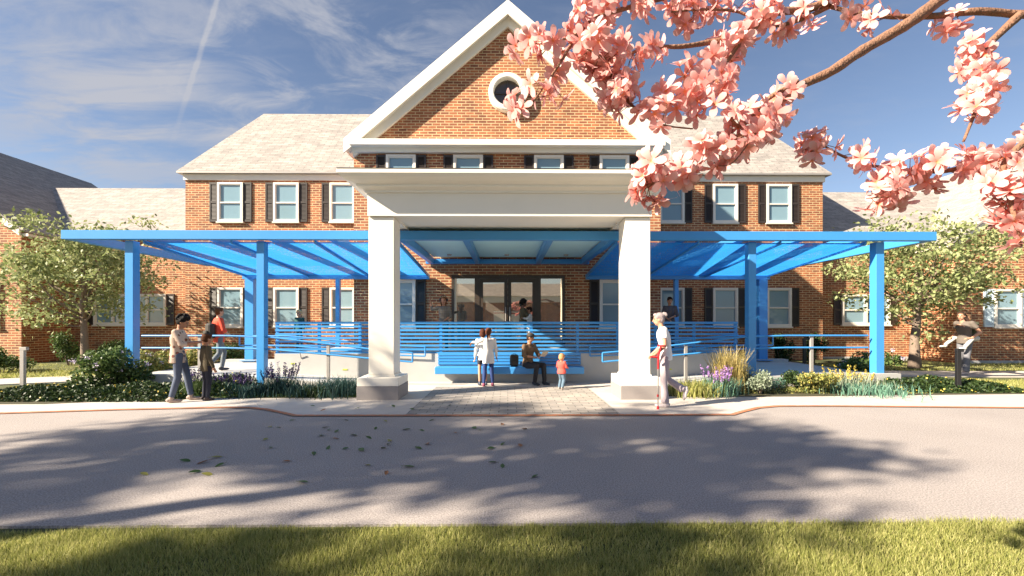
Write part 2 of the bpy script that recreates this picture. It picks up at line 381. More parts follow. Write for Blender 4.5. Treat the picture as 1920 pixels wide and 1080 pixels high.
def window_set(parent,x,y,z,w,h,cols=1,sw=.31,sh=True,pane='pane',shm='shutter',sides=(-1,1),rail=True):
    put(('w',w,h,cols,pane,rail),lambda:make_window(w,h,cols,pane,rail),parent,(x,y,z))
    if sh:
        for s_ in sides: put(('s',sw,h,shm),lambda:make_shutter(sw,h,shm),parent,(x+s_*(w/2+sw/2+.012),y,z))
# ------------------------------------------------------------------ main building
B=empty('brick_building',(0,17.2,0),'two-storey red brick building with a tall white-trimmed front gable and pale roof','building')
def part(b,name,m,par=B,**k): return b.build(name,m,par,**k)
part(MB().box(-12.66,12.55,17.2,27,-.2,7.12),'wall',M['brick'])
g=MB(); a=.853; top=11.13
g.prism([(-4.94,-.2),(4.94,-.2),(4.94,7.05),(0,11.26),(-4.94,7.05)],'y',14.0,17.21)
part(g,'gable_wall',M['brick'])
rf=part(MB().add([(-12.86,16.98,7.38),(12.76,16.98,7.38),(11.14,20.5,11.3),(-11.44,20.5,11.3),(-12.86,27.1,7.38),(12.76,27.1,7.38),(11.14,23.6,11.3),(-11.44,23.6,11.3)],
   [(0,1,2,3),(1,5,6,2),(4,0,3,7),(5,4,7,6),(3,2,6,7)]),'roof',M['shingle'])
part(MB().box(-12.86,12.76,16.98,27.1,7.32,7.376),'eave',M['steel'])
part(MB().box(-12.70,12.60,17.13,27.05,7.09,7.318),'frieze',M['trim'])
def rake(x0,x1,t0,t1,y0,y1,b):
    # both slopes between |x|=x0..x1, z = t - a|x|
    b.prism([(x0,t0-a*x0),(x1,t0-a*x1),(x1,t1-a*x1),(x0,t1-a*x0)],'y',y0,y1)
    b.prism([(-x1,t0-a*x1),(-x0,t0-a*x0),(-x0,t1-a*x0),(-x1,t1-a*x1)],'y',y0,y1)
    return b
b=MB(); rake(0,5.14,11.635,11.675,13.74,22.4,b); part(b,'gable_roof',M['shingle'])
b=MB(); rake(0,5.13,11.30,11.63,13.76,22.3,b); rake(0,5.16,11.24,11.69,13.70,13.758,b); rake(0,4.93,10.98,11.295,13.90,13.998,b)
part(b,'rake_trim',M['white'])
b=MB(); b.cbox(-4.97,4.97,13.62,13.99,7.065,7.257,.012); b.box(-4.96,4.96,13.84,13.99,6.93,7.064)
for s_ in (-1,1): b.box(s_*4.945,s_*5.10,13.99,17.1,6.95,7.2)
part(b,'cornice',M['white'])
# round window
rw=MB(); n=40; cx,cz=0,8.85
prof=[(.61,13.999),(.61,13.90),(.57,13.86),(.47,13.86),(.44,13.88),(.44,13.999)]
vs=[];fs=[]
for k in range(n):
    t=2*PI*k/n
    for r,y in prof: vs.append((cx+r*math.cos(t),y-.08*(y<13.99),cz+r*math.sin(t)))
m_=len(prof)
for k in range(n):
    for j in range(m_-1): fs.append((k*m_+j,((k+1)%n)*m_+j,((k+1)%n)*m_+j+1,k*m_+j+1))
rw.add(vs,fs); ro=part(rw,'round_window',M['white'])
pn=MB(); pn.add([(cx+.45*math.cos(2*PI*k/n),13.985,cz+.45*math.sin(2*PI*k/n)) for k in range(n)],[tuple(range(n-1,-1,-1))][::1]); pn.build('window_pane',M['darkpane'],ro)
mu=MB(); mu.box(-.44,.44,13.955,13.98,cz-.012,cz+.012); mu.box(-.012,.012,13.954,13.979,cz-.44,cz+.44); mu.build('muntin',M['bronze'],ro)
W,H=.99,1.54
for x in (-10.88,-8.70,-6.50,6.5,8.63,10.77):
    window_set(B,x,17.198,5.46,W,H); window_set(B,x,17.198,1.34,W,H)
for x in (-3.42,-1.27,1.32,3.43): window_set(B,x,13.998,5.34,.95,H)
for x in (-3.38,3.38): window_set(B,x,13.998,1.34,.85,H)
# entrance
E=MB(); x0,x1=-1.80,1.83; y=13.998; zb,zt=.722,3.02
fr=.10
E.box(x0,x1,y-.09,y,zt-fr,zt)
for xx in (x0,-.98,.0,.98,x1-fr): 
    w_= fr if xx in (x0,x1-fr) else .0
xs=[(x0,x0+.08),(-1.06,-.90),(.90,1.06),(x1-.08,x1)]
for p0,p1 in xs: E.box(p0,p1,y-.09,y,zb,zt-fr)
for p0,p1 in ((x0+.08,-1.06),(1.06,x1-.08)): E.box(p0,p1,y-.08,y,zb,zb+.12)
eo=part(E,'entrance_frame',M['bronze'])
for p0,p1 in ((x0+.08,-1.06),(1.06,x1-.08)):
    MB().add([(p0,y-.03,zb+.12),(p1,y-.03,zb+.12),(p1,y-.03,zt-fr),(p0,y-.03,zt-fr)],[(0,1,2,3)]).build('sidelight',M['mirrorpane'],eo)
for s_,(p0,p1) in ((-1,(-.90,-.004)),(1,(.004,.90))):
    D=MB(); D.box(p0,p0+.11,y-.075,y-.01,zb+.01,zt-fr-.004); D.box(p1-.11,p1,y-.075,y-.01,zb+.01,zt-fr-.004)
    D.box(p0+.11,p1-.11,y-.075,y-.01,zb+.01,zb+.24); D.box(p0+.11,p1-.11,y-.075,y-.01,zt-fr-.13,zt-fr-.004)
    do=part(D,'door',M['bronze'])
    MB().add([(p0+.11,y-.04,zb+.24),(p1-.11,y-.04,zb+.24),(p1-.11,y-.04,zt-fr-.13),(p0+.11,y-.04,zt-fr-.13)],[(0,1,2,3)]).build('door_glass',M['mirrorpane'],do)
    hx=-.07 if s_<0 else .07
    MB().tube([(hx,y-.12,1.55),(hx,y-.12,2.0)],.014,8).tube([(hx,y-.12,1.6),(hx,y-.07,1.6)],.01,6).tube([(hx,y-.12,1.95),(hx,y-.07,1.95)],.01,6).build('door_handle',M['steel'],do)
# ------------------------------------------------------------------ side wings
def wing(sx,xin,xc,eave_z,label,ridge_off=6.5,slope=.7):
    w=empty('wing_building',(sx*xc,15.9,0),label,'building','brick wings on either side')
    xr=xc+ridge_off; xo=xr+ridge_off; zr=eave_z+slope*ridge_off
    def X(v): return sx*v
    b=MB(); pol=[(X(xc),-.2),(X(xo),-.2),(X(xo),eave_z-.08),(X(xr),zr-.08),(X(xc),eave_z-.08)]
    if sx<0: pol=pol[::-1]
    b.prism(pol,'y',15.9,25.4)
    b.build('gable_wall',M['brick'],w)
    b=MB(); b.box(X(xin),X(xc+.5),17.8,24.2,-.2,5.12); b.build('wall',M['brick'],w)
    b=MB(); oh=.3; 
    for (p,q) in (((X(xr),zr),(X(xc-oh),eave_z-oh*slope)),((X(xr),zr),(X(xo+oh),eave_z-oh*slope))):
        b.add([(p[0],15.72,p[1]),(q[0],15.72,q[1]),(q[0],25.4,q[1]),(p[0],25.4,p[1]),(p[0],15.72,p[1]+.07),(q[0],15.72,q[1]+.07),(q[0],25.4,q[1]+.07),(p[0],25.4,p[1]+.07)],
              [(0,1,2,3),(7,6,5,4),(0,4,5,1),(1,5,6,2),(2,6,7,3),(3,7,4,0)])
    # hipped back end
    b.add([(X(xr),25.4,zr+.07),(X(xc-oh),25.4,eave_z-oh*slope+.07),(X(xo+oh),25.4,eave_z-oh*slope+.07)],[(0,1,2)])
    b.build('gable_roof',M['shingle'],w)
    b=MB(); rz=7.94 if sx<0 else 7.85
    xa,xb=X(xin),X(xc+4.2)
    b.add([(xa,17.6,5.15),(xb,17.6,5.15),(xb,21,rz),(xa,21,rz),(xa,24.4,5.15),(xb,24.4,5.15)],[(0,1,2,3),(3,2,5,4),(0,3,4),(1,5,2)])
    b.build('roof',M['shingle'],w)
    b=MB()
    for (p,q) in (((xr,zr-.085),(xc,eave_z-.085)),((xr,zr-.085),(xo,eave_z-.085))):
        pol=[(X(p[0]),p[1]-.22),(X(q[0]),q[1]-.22),(X(q[0]),q[1]),(X(p[0]),p[1])]
        b.prism(pol,'y',15.83,15.898)
    b.box(X(xin),X(xc),17.62,17.80,4.93,5.12)
    b.box(X(xc-.002),X(xc-.25),15.9,17.6,eave_z-.32,eave_z-.22)
    b.build('eave_trim',M['trim'],w)
    b=MB(); b.box(X(xc+.01),X(xo),15.86,15.899,-.1,.1); b.box(X(xin),X(xc),17.76,17.799,-.1,.1); b.build('foundation',M['conc'],w)
    return w
WL=wing(-1,12.66,17.6,4.95,'low brick wing at the far left, its near roof slope dark in shade')
window_set(WL,-15.3,17.798,1.41,2.9,1.25,cols=4,sw=.31)
window_set(WL,-18.9,15.898,1.34,1.1,1.6,pane='pane',shm='shutter',sides=(-1,),rail=True)
WR=wing(1,12.55,16.6,4.62,'low brick wing at the far right with pale blue window shutters and a sunlit roof')
window_set(WR,14.75,17.798,1.41,2.0,1.25,cols=2,sw=.31)
window_set(WR,18.45,15.898,1.34,1.0,1.4,sw=.36,shm='paleshutter')
# ------------------------------------------------------------------ portico
PO=empty('entrance_portico',(0,8.6,0),'white flat-roofed entrance portico on two square columns in front of the gable','portico')
xc=.045; hw=2.815
def pbox(b,ex,yf,z0,z1,yb=13.99): b.box(xc-hw-ex,xc+hw+ex,yf,yb,z0,z1)
b=MB(); 
b.box(xc-hw,xc+hw,8.6,9.15,3.61,4.19)
for s_ in (-1,1): b.box(xc+s_*hw,xc+s_*(hw-.5),9.15,13.33,3.61,4.19)
part(b,'beam',M['white'],PO)
b=MB()
steps=[(.045,4.06,4.10),(.075,4.10,4.145),(.16,4.19,4.215),(.20,4.215,4.25),(.27,4.25,4.285),(.33,4.285,4.32),(.385,4.32,4.35),(.42,4.35,4.375)]
# curved cornice profile swept round three sides
prof=[(0,4.06),(.04,4.06),(.04,4.10),(.16,4.145),(.16,4.185),(.20,4.195),(.30,4.225),(.38,4.265),(.43,4.31),(.436,4.315),(.436,4.385),(0,4.40)]
vs=[];fs=[]
for e,z in prof:
    vs += [(xc-hw-e,13.30,z),(xc-hw-e,8.6-e,z),(xc+hw+e,8.6-e,z),(xc+hw+e,13.30,z)]
for j in range(len(prof)-1):
    for k in range(3): fs.append((j*4+k,j*4+k+1,(j+1)*4+k+1,(j+1)*4+k)[::-1])
b.add(vs,fs); part(b,'cornice',M['white'],PO)
b=MB(); e=.43
b.add([(xc-hw-e,8.16,4.388),(xc+hw+e,8.16,4.388),(xc+hw+e,13.33,4.388),(xc-hw-e,13.33,4.388),(xc-hw-e,8.158,4.402),(xc+hw+e,8.158,4.402),(xc+hw+.1,13.33,5.0),(xc-hw-.1,13.33,5.0)],
  [(0,3,2,1),(4,5,6,7),(0,1,5,4),(1,2,6,5),(2,3,7,6),(3,0,4,7)]); part(b,'roof',M['shutter'],PO)
part(MB().box(xc-hw+.5,xc+hw-.5,9.15,13.95,3.655,3.70),'ceiling',M['white'],PO)
for cx_ in (-2.51,2.595):
    c=MB(); c.cbox(cx_-.25,cx_+.25,8.65,9.15,.47,3.59,.006); c.cbox(cx_-.235,cx_+.235,8.665,9.135,3.585,3.609,.003)
    co=part(c,'column',M['white'],PO)
    MB().prism([(cx_-.275,.431),(cx_+.275,.431),(cx_+.262,.469),(cx_-.262,.469)],'y',8.63,9.17).cbox(cx_-.40,cx_+.40,8.41,9.21,.27,.43,.008).build('plinth',M['white'],co)
    MB().cbox(cx_-.405,cx_+.405,8.40,9.22,-.02,.268,.006).build('base',M['granite'],co)
# ------------------------------------------------------------------ blue steel canopy
C=empty('steel_canopy',(0,9.85,0),'long bright blue steel canopy with a rafter frame and perforated panels spanning the front','canopy')
def beam(x0,x1,y0,y1,z0,z1,name='beam'): return part(MB().cbox(x0,x1,y0,y1,z0,z1,.006),name,M['blue'],C)
z0,z1=3.37,3.57
beam(-9.98,9.77,9.80,9.95,z0,z1)
for s_,xo in ((-1,-9.98),(1,9.77)):
    beam(xo,xo-s_*.15,9.952,14.5,z0+.0,z1-.002); beam(s_*5.0,xo-s_*.152,14.35,14.498,z0+.002,z1-.004)
for x in (-8.3,-6.9,-5.5,-4.1,4.1,5.5,6.9,8.3): beam(x-.09,x+.09,9.952,14.348 if abs(x)>5 else 13.99,3.42,z1-.004,'rafter')
for x in (-2.42,-.96,.97,2.42): beam(x-.075,x+.075,9.952,13.80,z0+.003,z1-.006,'rafter')
beam(-2.6,2.6,13.802,13.95,z0+.002,z1-.05)
part(MB().box(-2.34,2.34,9.96,13.7,z1+.002,z1+.03),'soffit_panel',M['lightblue'],C)
for x in (-1.77,-.03,1.77):
    part(MB().tube([(x,13.2,z1+.001),(x,13.2,z1-.035)],[.075,.06],16),'downlight',M['steel'],C)
for s_ in (-1,1):
    xa,xb=s_*2.49,s_*8.30
    p=MB(); p.add([(min(xa,xb),9.97,3.345),(max(xa,xb),9.97,3.345),(max(xa,xb),13.8,3.0),(min(xa,xb),13.8,3.0)],[(0,1,2,3)])
    o=part(p,'perforated_panel',M['perf'],C)
    e=MB(); e.box(xa,s_*8.37,13.78,13.92,2.88,3.04); 
    part(e,'panel_beam',M['blue'],C)
    for xx in (xa+s_*.02,xb-s_*.02,s_*4.4,s_*6.3):
        e=MB(); e.prism([(9.97,3.30),(13.78,2.95),(13.78,3.03),(9.97,3.38)] if True else 0,'x',xx-.02,xx+.02); part(e,'panel_rib',M['blue'],C)
def post(x,y,w,zb,zt,m='blue'):
    p=MB().cbox(x-w/2,x+w/2,y-w/2,y+w/2,zb,zt,.006); p.cbox(x-w*.9,x+w*.9,y-w*.9,y+w*.9,zb,zb+.015,.003)
    return part(p,'post',M[m],C)
post(-8.63,10.08,.19,.0,z0-.002); post(-5.66,10.08,.175,.0,z0-.002); post(5.66,10.08,.175,.0,z0-.002); post(8.63,10.08,.19,.0,z0-.002)
for s_ in (-1,1):
    post(s_*8.12,13.85,.27,.30,2.879); post(s_*5.38,13.85,.13,.70,2.879)
    post(s_*8.5,14.42,.12,.0,z0) if False else None
# ------------------------------------------------------------------ porch, ramps
K=empty('concrete_porch',(0,11,0),'raised pale concrete porch with low ramps either side, in front of the entrance','porch')
part(MB().box(-5.87,5.87,11.0,13.998,-.05,.72).box(-5.87,-4.945,13.998,17.19,-.05,.719).box(4.945,5.87,13.998,17.19,-.05,.719),'porch_deck',M['conc'],K)
for s_ in (-1,1):
    pol=[(s_*2.6,.0),(s_*5.87,.0),(s_*5.87,.26),(s_*2.6,.012)]
    if s_<0: pol=pol[::-1]
    part(MB().prism(pol,'y',10.0,10.998),'ramp',M['conc'],K)
    part(MB().box(s_*5.872,s_*8.95,10.0,13.7,-.05,.26),'landing',M['conc'],K)
    part(MB().box(s_*5.9,s_*8.9,13.7,13.98,-.05,.34),'kerb',M['conc'],K); part(MB().box(s_*6.9,s_*9.0,9.86,9.998,-.05,.33),'kerb',M['conc'],K)
st=MB()
for x,zz in ((-5.4,.45),(-4.1,.3),(4.1,.3),(5.3,.42)): st.box(x-.06,x+.06,10.992,10.999,zz,zz+.035)
part(st,'marker_light',mat('pale_lime_glass',(.45,.5,.08),.4),K)
# guard rail
GRL=empty('guard_rail',(0,11.05,.72),'blue horizontal-slat guard rail along the porch edge','railing')
sl=MB()
for k in range(9):
    zt=1.525-k*.0965; sl.box(-5.87,5.87,11.03,11.05,zt-(.05 if k else .06),zt)
part(sl,'slat_panel',M['blue'],GRL)
for x in (-5.83,-4.78,-3.75,-2.75,-1.7,-.53,.6,1.78,2.8,3.78,4.76,5.83):
    part(MB().box(x-.035,x+.035,11.052,11.10,.72,1.52),'post',M['blue'],GRL)
# hand rails
for s_,side in ((-1,'left'),(1,'right')):
    h=empty('hand_rail',(s_*5.5,10.06,.2),'blue tube hand rail on grey posts along the front of the %s ramp'%side,'railing','ramp hand rails')
    for zt in (1.20,.92):
        low=zt-.40 if zt>1 else zt-.33
        zs=[(s_*8.4,zt),(s_*6.5,zt),(s_*5.5,zt-.03),(s_*2.9,low+.06),(s_*2.2,low)]
        part(MB().tube([(x,10.06,z) for x,z in zs],.02,8),'rail',M['blue'],h)
    part(MB().tube([(s_*2.2,10.06,.80),(s_*2.2,10.06,.59)],.02,8),'rail',M['blue'],h)
    for x,zt,zb in ((7.1,1.2,.26),(4.15,.98,.1)):
        part(MB().cbox(s_*x-.035,s_*x+.035,10.07,10.12,zb-.1,zt,.004),'post',M['steel'],h)
    h=empty('hand_rail',(s_*5.5,10.9,.2),'blue looped wall-side hand rail of the %s ramp against the porch wall'%side,'railing','ramp hand rails')
    for zt in (1.17,.93):
        zs=[(s_*6.7,zt),(s_*5.5,zt),(s_*2.9,zt-.24),(s_*2.07,zt-.27)]
        part(MB().tube([(x,10.92,z) for x,z in zs],.018,8),'rail',M['blue'],h)
    for xx,zt in ((6.7,1.17),(2.07,.90)): part(MB().tube([(s_*xx,10.92,zt),(s_*xx,10.92,zt-.24)],.018,8),'rail',M['blue'],h)
    for x in (3.2,5.2): part(MB().tube([(s_*x,10.93,.62+.06*(x-3)),(s_*x,10.995,.60)],.012,6),'bracket',M['steel'],h)
# bench
BE=empty('bench',(0,10.8,.4),'long blue wall bench with a slatted back fixed to the porch wall','bench')
part(MB().cbox(-1.77,1.86,10.56,10.93,.25,.42,.01),'seat',M['blue'],BE)
sl=MB()
for k in range(4): sl.box(-1.75,1.84,10.935,10.96,.45+k*.075,.45+k*.075+.058)
for x in (-1.74,0,1.81): sl.box(x,x+.03,10.962,10.998,.43,.735)
part(sl,'backrest',M['blue'],BE)
# bollards
def bollard(px,y,h,m,label):
    x=(px-952)*y/F; o=empty('bollard',(x,y,0),label,'bollard','garden path bollards')
    MB().cbox(-.045,.045,-.03,.03,-.02,h,.004).build('post',M[m],o,local=True)
    MB().cbox(-.05,.10,-.032,.032,h-.06,h+.01,.004).build('light_head',M[m],o,local=True)
bollard(53,9.7,.95,'steel','weathered grey garden bollard beside the far left shrubs')
bollard(1805,9.3,.93,'black','tall black garden bollard in front of the man giving a piggyback')
bollard(1512,13.2,1.02,'black','slim black bollard near the small shrubs by the right wall')
bollard(1060,-3,.9,'black','black bollard behind the viewpoint') if False else None
# ------------------------------------------------------------------ house across the road (seen mirrored in the door glass)
A=empty('house',(0,-16,0),'brick house across the road, mirrored in the entrance glass','building')
part(MB().box(-11,11,-20,-15,-.1,3.5),'wall',M['brick2'],A)
part(MB().box(-11.4,11.4,-20.4,-14.8,3.5,4.1),'fascia',M['white'],A)
part(MB().add([(-11.6,-14.7,4.1),(11.6,-14.7,4.1),(11.6,-20.5,4.1),(-11.6,-20.5,4.1),(-9,-17.6,5.6),(9,-17.6,5.6)],[(1,0,4,5),(0,3,4),(3,2,5,4),(2,1,5),(0,1,2,3)]),'roof',M['shingle'],A)
part(MB().box(-1.4,1.4,-14.998,-14.93,0,2.6),'door',M['white'],A); part(MB().box(-1.4,1.4,-14.94,-14.9,2.35,2.48),'awning',cloth((.4,.05,.06)),A)
# ------------------------------------------------------------------ vegetation
def leafquads(C, size, up=.3, aspect=.55, jitter=.4):
    n=len(C); s=size*(1-jitter/2+jitter*RNG.random((n,1)))
    d=RNG.normal(size=(n,3)); d[:,2]+=up*0; d/=np.linalg.norm(d,axis=1,keepdims=True)
    nrm=RNG.normal(size=(n,3)); nrm[:,2]+=up*3; 
    w=np.cross(nrm,d); w/=np.linalg.norm(w,axis=1,keepdims=True)+1e-9
    nn=np.cross(d,w)
    V=np.stack([C-d*s*.5, C+w*s*aspect*.5+nn*s*.06, C+d*s*.5, C-w*s*aspect*.5+nn*s*.06],axis=1)
    return V
def tree(name,loc,label,cat,crown_c,crown_r,tr,fork,nclus,per,leaf,mleaf='leaf',mbark='bark',seed=1,group=None,spread=.32):
    rs=random.Random(seed); root=empty(name,loc,label,cat,group)
    cc=Vector(crown_c); cr=Vector(crown_r)
    t=MB(); topz=cc.z+cr.z*.55
    pts=[];rad=[]
    for i in range(9):
        f=i/8; z=topz*f; pts.append(Vector((cc.x*f*f+rs.uniform(-.05,.05)*z*.4, cc.y*f*f+rs.uniform(-.04,.04)*z*.4, z))); rad.append(tr*(1.25 if i==0 else 1)*(1-.82*f))
    t.tube(pts,rad,10)
    def on(z):
        f=max(0,min(.999,z/topz))*8; i=int(f); return pts[i].lerp(pts[i+1],f-i), rad[i]+(rad[i+1]-rad[i])*(f-i)
    clusters=[]
    def shell(lo,hi):
        v=Vector((rs.gauss(0,1),rs.gauss(0,1),rs.gauss(0,1)))
        v=v.normalized()*rs.uniform(lo,hi); bump=1+.30*noise.noise(v.normalized()*1.9+Vector((seed,0,0)))
        return Vector((cc.x+v.x*cr.x*bump,cc.y+v.y*cr.y*bump,cc.z+v.z*cr.z*bump))
    limbs=[]
    nm=max(7,min(15,nclus//7))
    for i in range(nm):
        e=shell(.62,.8); z0_=max(fork,min(topz*.95,fork+(e.z-fork)*rs.uniform(.2,.5))); b0,r0=on(z0_)
        r1=min(r0*.5,tr*.34); mid=b0.lerp(e,.5)+Vector((rs.uniform(-.15,.15),rs.uniform(-.15,.15),-.10))*cr.z*.6
        lp_=[b0,b0.lerp(mid,.5)+Vector((rs.uniform(-.05,.05),rs.uniform(-.05,.05),-.03)),mid,mid.lerp(e,.55)+Vector((0,0,.05)),e]
        t.tube(lp_,[r1,r1*.8,r1*.6,r1*.42,r1*.18],7); limbs.append((lp_,r1)); clusters.append(e)
    for i in range(nclus):
        e=shell(.45,1.0) if rs.random()<.8 else shell(.2,.6)
        best=min(((p-e).length+abs(k-2)*.1,k,lp_,r1) for lp_,r1 in limbs for k,p in enumerate(lp_) if k>=1) if False else None
        bd=1e9
        for lp_,r1 in limbs:
            for k in (1,2,3,4):
                d_=(lp_[k]-e).length
                if d_<bd: bd=d_; bk=(lp_[k],r1*(.8,.6,.42,.2)[k-1])
        b0,r0=bk; mid=b0.lerp(e,.5)+Vector((rs.uniform(-.1,.1),rs.uniform(-.1,.1),rs.uniform(-.02,.12)))
        r2=min(r0*.6,.018*tr/.13); t.tube([b0,mid,e],[r2,r2*.6,r2*.2],5)
        clusters.append(e)
        if nclus>60: clusters.append(mid.lerp(e,.5)+Vector((rs.gauss(0,.18),rs.gauss(0,.18),rs.gauss(0,.10))))
    t.build('trunk',M[mbark],root,local=True,smooth=True)
    Cs=[]
    for c in clusters:
        k=int(per*rs.uniform(.4,1.4)); sp=spread*rs.uniform(.6,1.2)
        Cs.append(np.array(c)+RNG.normal(size=(k,3))*np.array([sp,sp,sp*.55]))
    Cs=np.concatenate(Cs); Cs=Cs[Cs[:,2]>.35*fork]
    npmesh('crown',leafquads(Cs,leaf),4,M[mleaf],root)
    return root
tree('tree',((167-952)*14.3/F,14.3,0),'pale green leafy tree left of the canopy, in front of the left brick wing','tree',(-.2,0,3.15),(2.7,2.2,1.9),.125,1.3,150,34,.135,seed=3,spread=.26)
tree('tree',((1722-952)*14.0/F,14.0,0),'pale green leafy tree right of the canopy, behind the couple with the piggyback','tree',(.25,0,3.2),(2.7,2.2,1.9),.155,1.3,150,34,.135,seed=8,spread=.26)
# tall shade trees behind the viewpoint whose shadows dapple the drive
for i,(x,y,cz,r,sd) in enumerate([(-11.3,-.1,8.5,2.25,21),(-16.8,.2,9.0,2.8,22),(-19.8,-3.6,9.5,2.0,23),(-13.4,-3.0,8.0,1.6,24)]):
    tree('shade_tree',(x,y,0),['tall shade tree behind and left of the viewpoint, nearest to it','tall broad shade tree at the far left beside the drive','small-crowned shade tree farthest back at the left','slim shade tree behind the tallest one at the left'][i],'tree',(0,0,cz),(r,r,r*.62),.28,cz-r*.7,(44,58,24,10)[i],115,.24,seed=sd,spread=.36)
# shrubs
def shrub(name,loc,r,n,leaf,m,label,cat='shrub',group=None,flowers=None,stems=7,lumps=9,seed=0):
    rs=random.Random(seed+int(loc[0]*10)); root=empty(name,loc,label,cat,group)
    s=MB(); Cs=[]; lump=[]
    for i in range(lumps):
        a_=rs.uniform(0,2*PI); q=rs.uniform(.1,.75)
        c=Vector((math.cos(a_)*q*r[0],math.sin(a_)*q*r[1],r[2]*rs.uniform(.35,1.45))); lump.append(c)
        if i<stems: s.tube([(c.x*.15,c.y*.15,-.02),(c.x*.6,c.y*.6,c.z*.5),tuple(c)],[.014,.01,.004],5)
        k=n//lumps; v=RNG.normal(size=(k,3)); v/=np.linalg.norm(v,axis=1,keepdims=True); v*=RNG.random((k,1))**.4
        Cs.append(np.array(c)+v*np.array([r[0]*.45,r[1]*.45,r[2]*.5]))
    s.build('stem',M['bark'],root,local=True)
    Cs=np.concatenate(Cs); Cs=Cs[Cs[:,2]>.01]
    npmesh('foliage',leafquads(Cs,leaf),4,M[m],root)
    if flowers:
        fm,k,fs_,cl=flowers; sel=Cs[RNG.integers(0,len(Cs),k)]; sel=sel[sel[:,2]>np.median(Cs[:,2])*.8]
        out=[]
        for c in sel:
            d=np.array([c[0]/r[0],c[1]/r[1],(c[2]-r[2]*.8)/r[2]]); d/=np.linalg.norm(d)+1e-6
            out.append(c+d*.05+RNG.normal(size=(cl,3))*fs_*.9)
        npmesh('flowers',leafquads(np.concatenate(out),fs_,aspect=.8),4,M[fm],root)
    return root
def at(px,d,z=0): return ((px-952)*d/F,d,z)
def clump(name,loc,h,w,n,m,label,cat,width=.008,spread=.5,group=None,spikes=None,droop=.25):
    "grass-like clump of blades; spikes=(material,count,height)"
    root=empty(name,loc,label,cat,group)
    base=RNG.normal(size=(n,2))*np.array([w*.28,w*.22]); ang=RNG.random(n)*2*PI; ln=h*(.55+.5*RNG.random(n)); lean=spread*RNG.random(n)
    dirx=np.cos(ang); diry=np.sin(ang); V=[]
    b=np.stack([base[:,0],base[:,1],np.zeros(n)-.01],1)
    m1=b+np.stack([dirx*lean*ln*.4,diry*lean*ln*.4,ln*.6],1)
    t_=m1+np.stack([dirx*(lean*ln*.5+droop*ln*.3),diry*(lean*ln*.5+droop*ln*.3),ln*(.4-.25*lean)],1)
    pa=ang+RNG.normal(size=n)*.8+PI/2; px_=np.stack([np.cos(pa),np.sin(pa),np.zeros(n)],1)*width
    V1=np.stack([b-px_,b+px_,m1+px_*.8,m1-px_*.8],1); V2=np.stack([m1-px_*.8,m1+px_*.8,t_+px_*.15,t_-px_*.15],1)
    npmesh('blades',np.concatenate([V1,V2]),4,M[m],root)
    if spikes:
        fm,k,sh=spikes; s=MB(); out=[]
        for i in range(k):
            a_=random.uniform(0,2*PI); q=random.random()**.5*w*.5; le=random.uniform(0,.35)
            x0_,y0_=math.cos(a_)*q*.6,math.sin(a_)*q*.6; hh=sh*random.uniform(.7,1.1)
            x1_,y1_=x0_+math.cos(a_)*le*hh,y0_+math.sin(a_)*le*hh
            s.tube([(x0_,y0_,0),(x1_,y1_,hh)],[.004,.003],4)
            k2=26; tt=RNG.random(k2)*.38+.62
            c=np.stack([x0_+(x1_-x0_)*tt,y0_+(y1_-y0_)*tt,hh*tt],1)+RNG.normal(size=(k2,3))*np.array([.011,.011,.008])
            out.append(c)
        s.build('stem',M['leafmid'],root,local=True)
        npmesh('flower_spikes',leafquads(np.concatenate(out),.032,aspect=.8),4,M[fm],root)
    return root
shrub('hydrangea',at(214,9.6),(.75,.55,.52),3200,.085,'leafmid','tall hydrangea with lilac flower heads at the left canopy post','shrub','hydrangeas',flowers=('hydra',26,.035,24))
shrub('hydrangea',at(292,11.6),(.6,.5,.42),2400,.085,'leafyellow','sunlit pale hydrangea behind the left hand rail','shrub','hydrangeas',flowers=('hydra',26,.035,24))
shrub('hydrangea',at(1632,11.6),(.75,.5,.42),2600,.085,'leafmid','hydrangea with white-lilac heads behind the right outer canopy post','shrub','hydrangeas',flowers=('hydra',30,.035,24))
for px,d,r,m,lab in ((15,13.2,(.75,.6,.42),'leafmid','rounded green shrub at the far left wing corner'),(140,15.2,(.6,.5,.65),'leafmid','upright shrub behind the left tree trunk'),
    (372,13.4,(.55,.45,.36),'leafyellow','sunlit low shrub behind the woman in the floral blouse'),(432,14.6,(.75,.4,.45),'leafmid','green shrub behind the boy with the backpack'),(230,15.0,(.7,.4,.5),'leafmid','shrub under the left wing window'),
    (1470,15.4,(.42,.4,.62),'leafdark','dark upright shrub by the right wall, nearer the canopy post'),(1530,15.4,(.45,.4,.62),'leafdark','dark upright shrub by the right wall under the wing corner'),(1850,14.9,(.1,.1,.05),'leafdark','')):
    if lab: shrub('shrub',at(px,d),r,2000,.085,m,lab)
# ground cover bands (uncountable)
def cover(poly_c, w, d_, n, h, leaf, m, name='ground_cover', fl=None):
    C_=np.stack([poly_c[0]+(RNG.random(n)-.5)*w, poly_c[1]+(RNG.random(n)-.5)*d_, np.zeros(n)],1)
    nz=np.array([noise.noise(Vector((c[0]*1.6,c[1]*1.6,0))) for c in C_]); ex=np.clip(1-np.abs((C_[:,0]-poly_c[0])/(w/2))**6,0,1)*np.clip(1-np.abs((C_[:,1]-poly_c[1])/(d_/2))**4,0,1)
    C_[:,2]=(h*(.7+.6*nz))*ex*RNG.random(n)**.5+.01
    o=npmesh(name,leafquads(C_,leaf),4,M[m]); tag(o,kind='stuff'); 
    if fl:
        k=fl[1]; idx=RNG.integers(0,n,k); c=C_[idx]; c[:,2]+=.03
        o2=npmesh(name+'_blooms',leafquads(c,.04,aspect=.9),4,M[fl[0]]); tag(o2,kind='stuff')
    return o
cover((-8.4,9.0),4.2,1.5,9000,.30,.07,'leafdark',fl=('yellowfl',190))
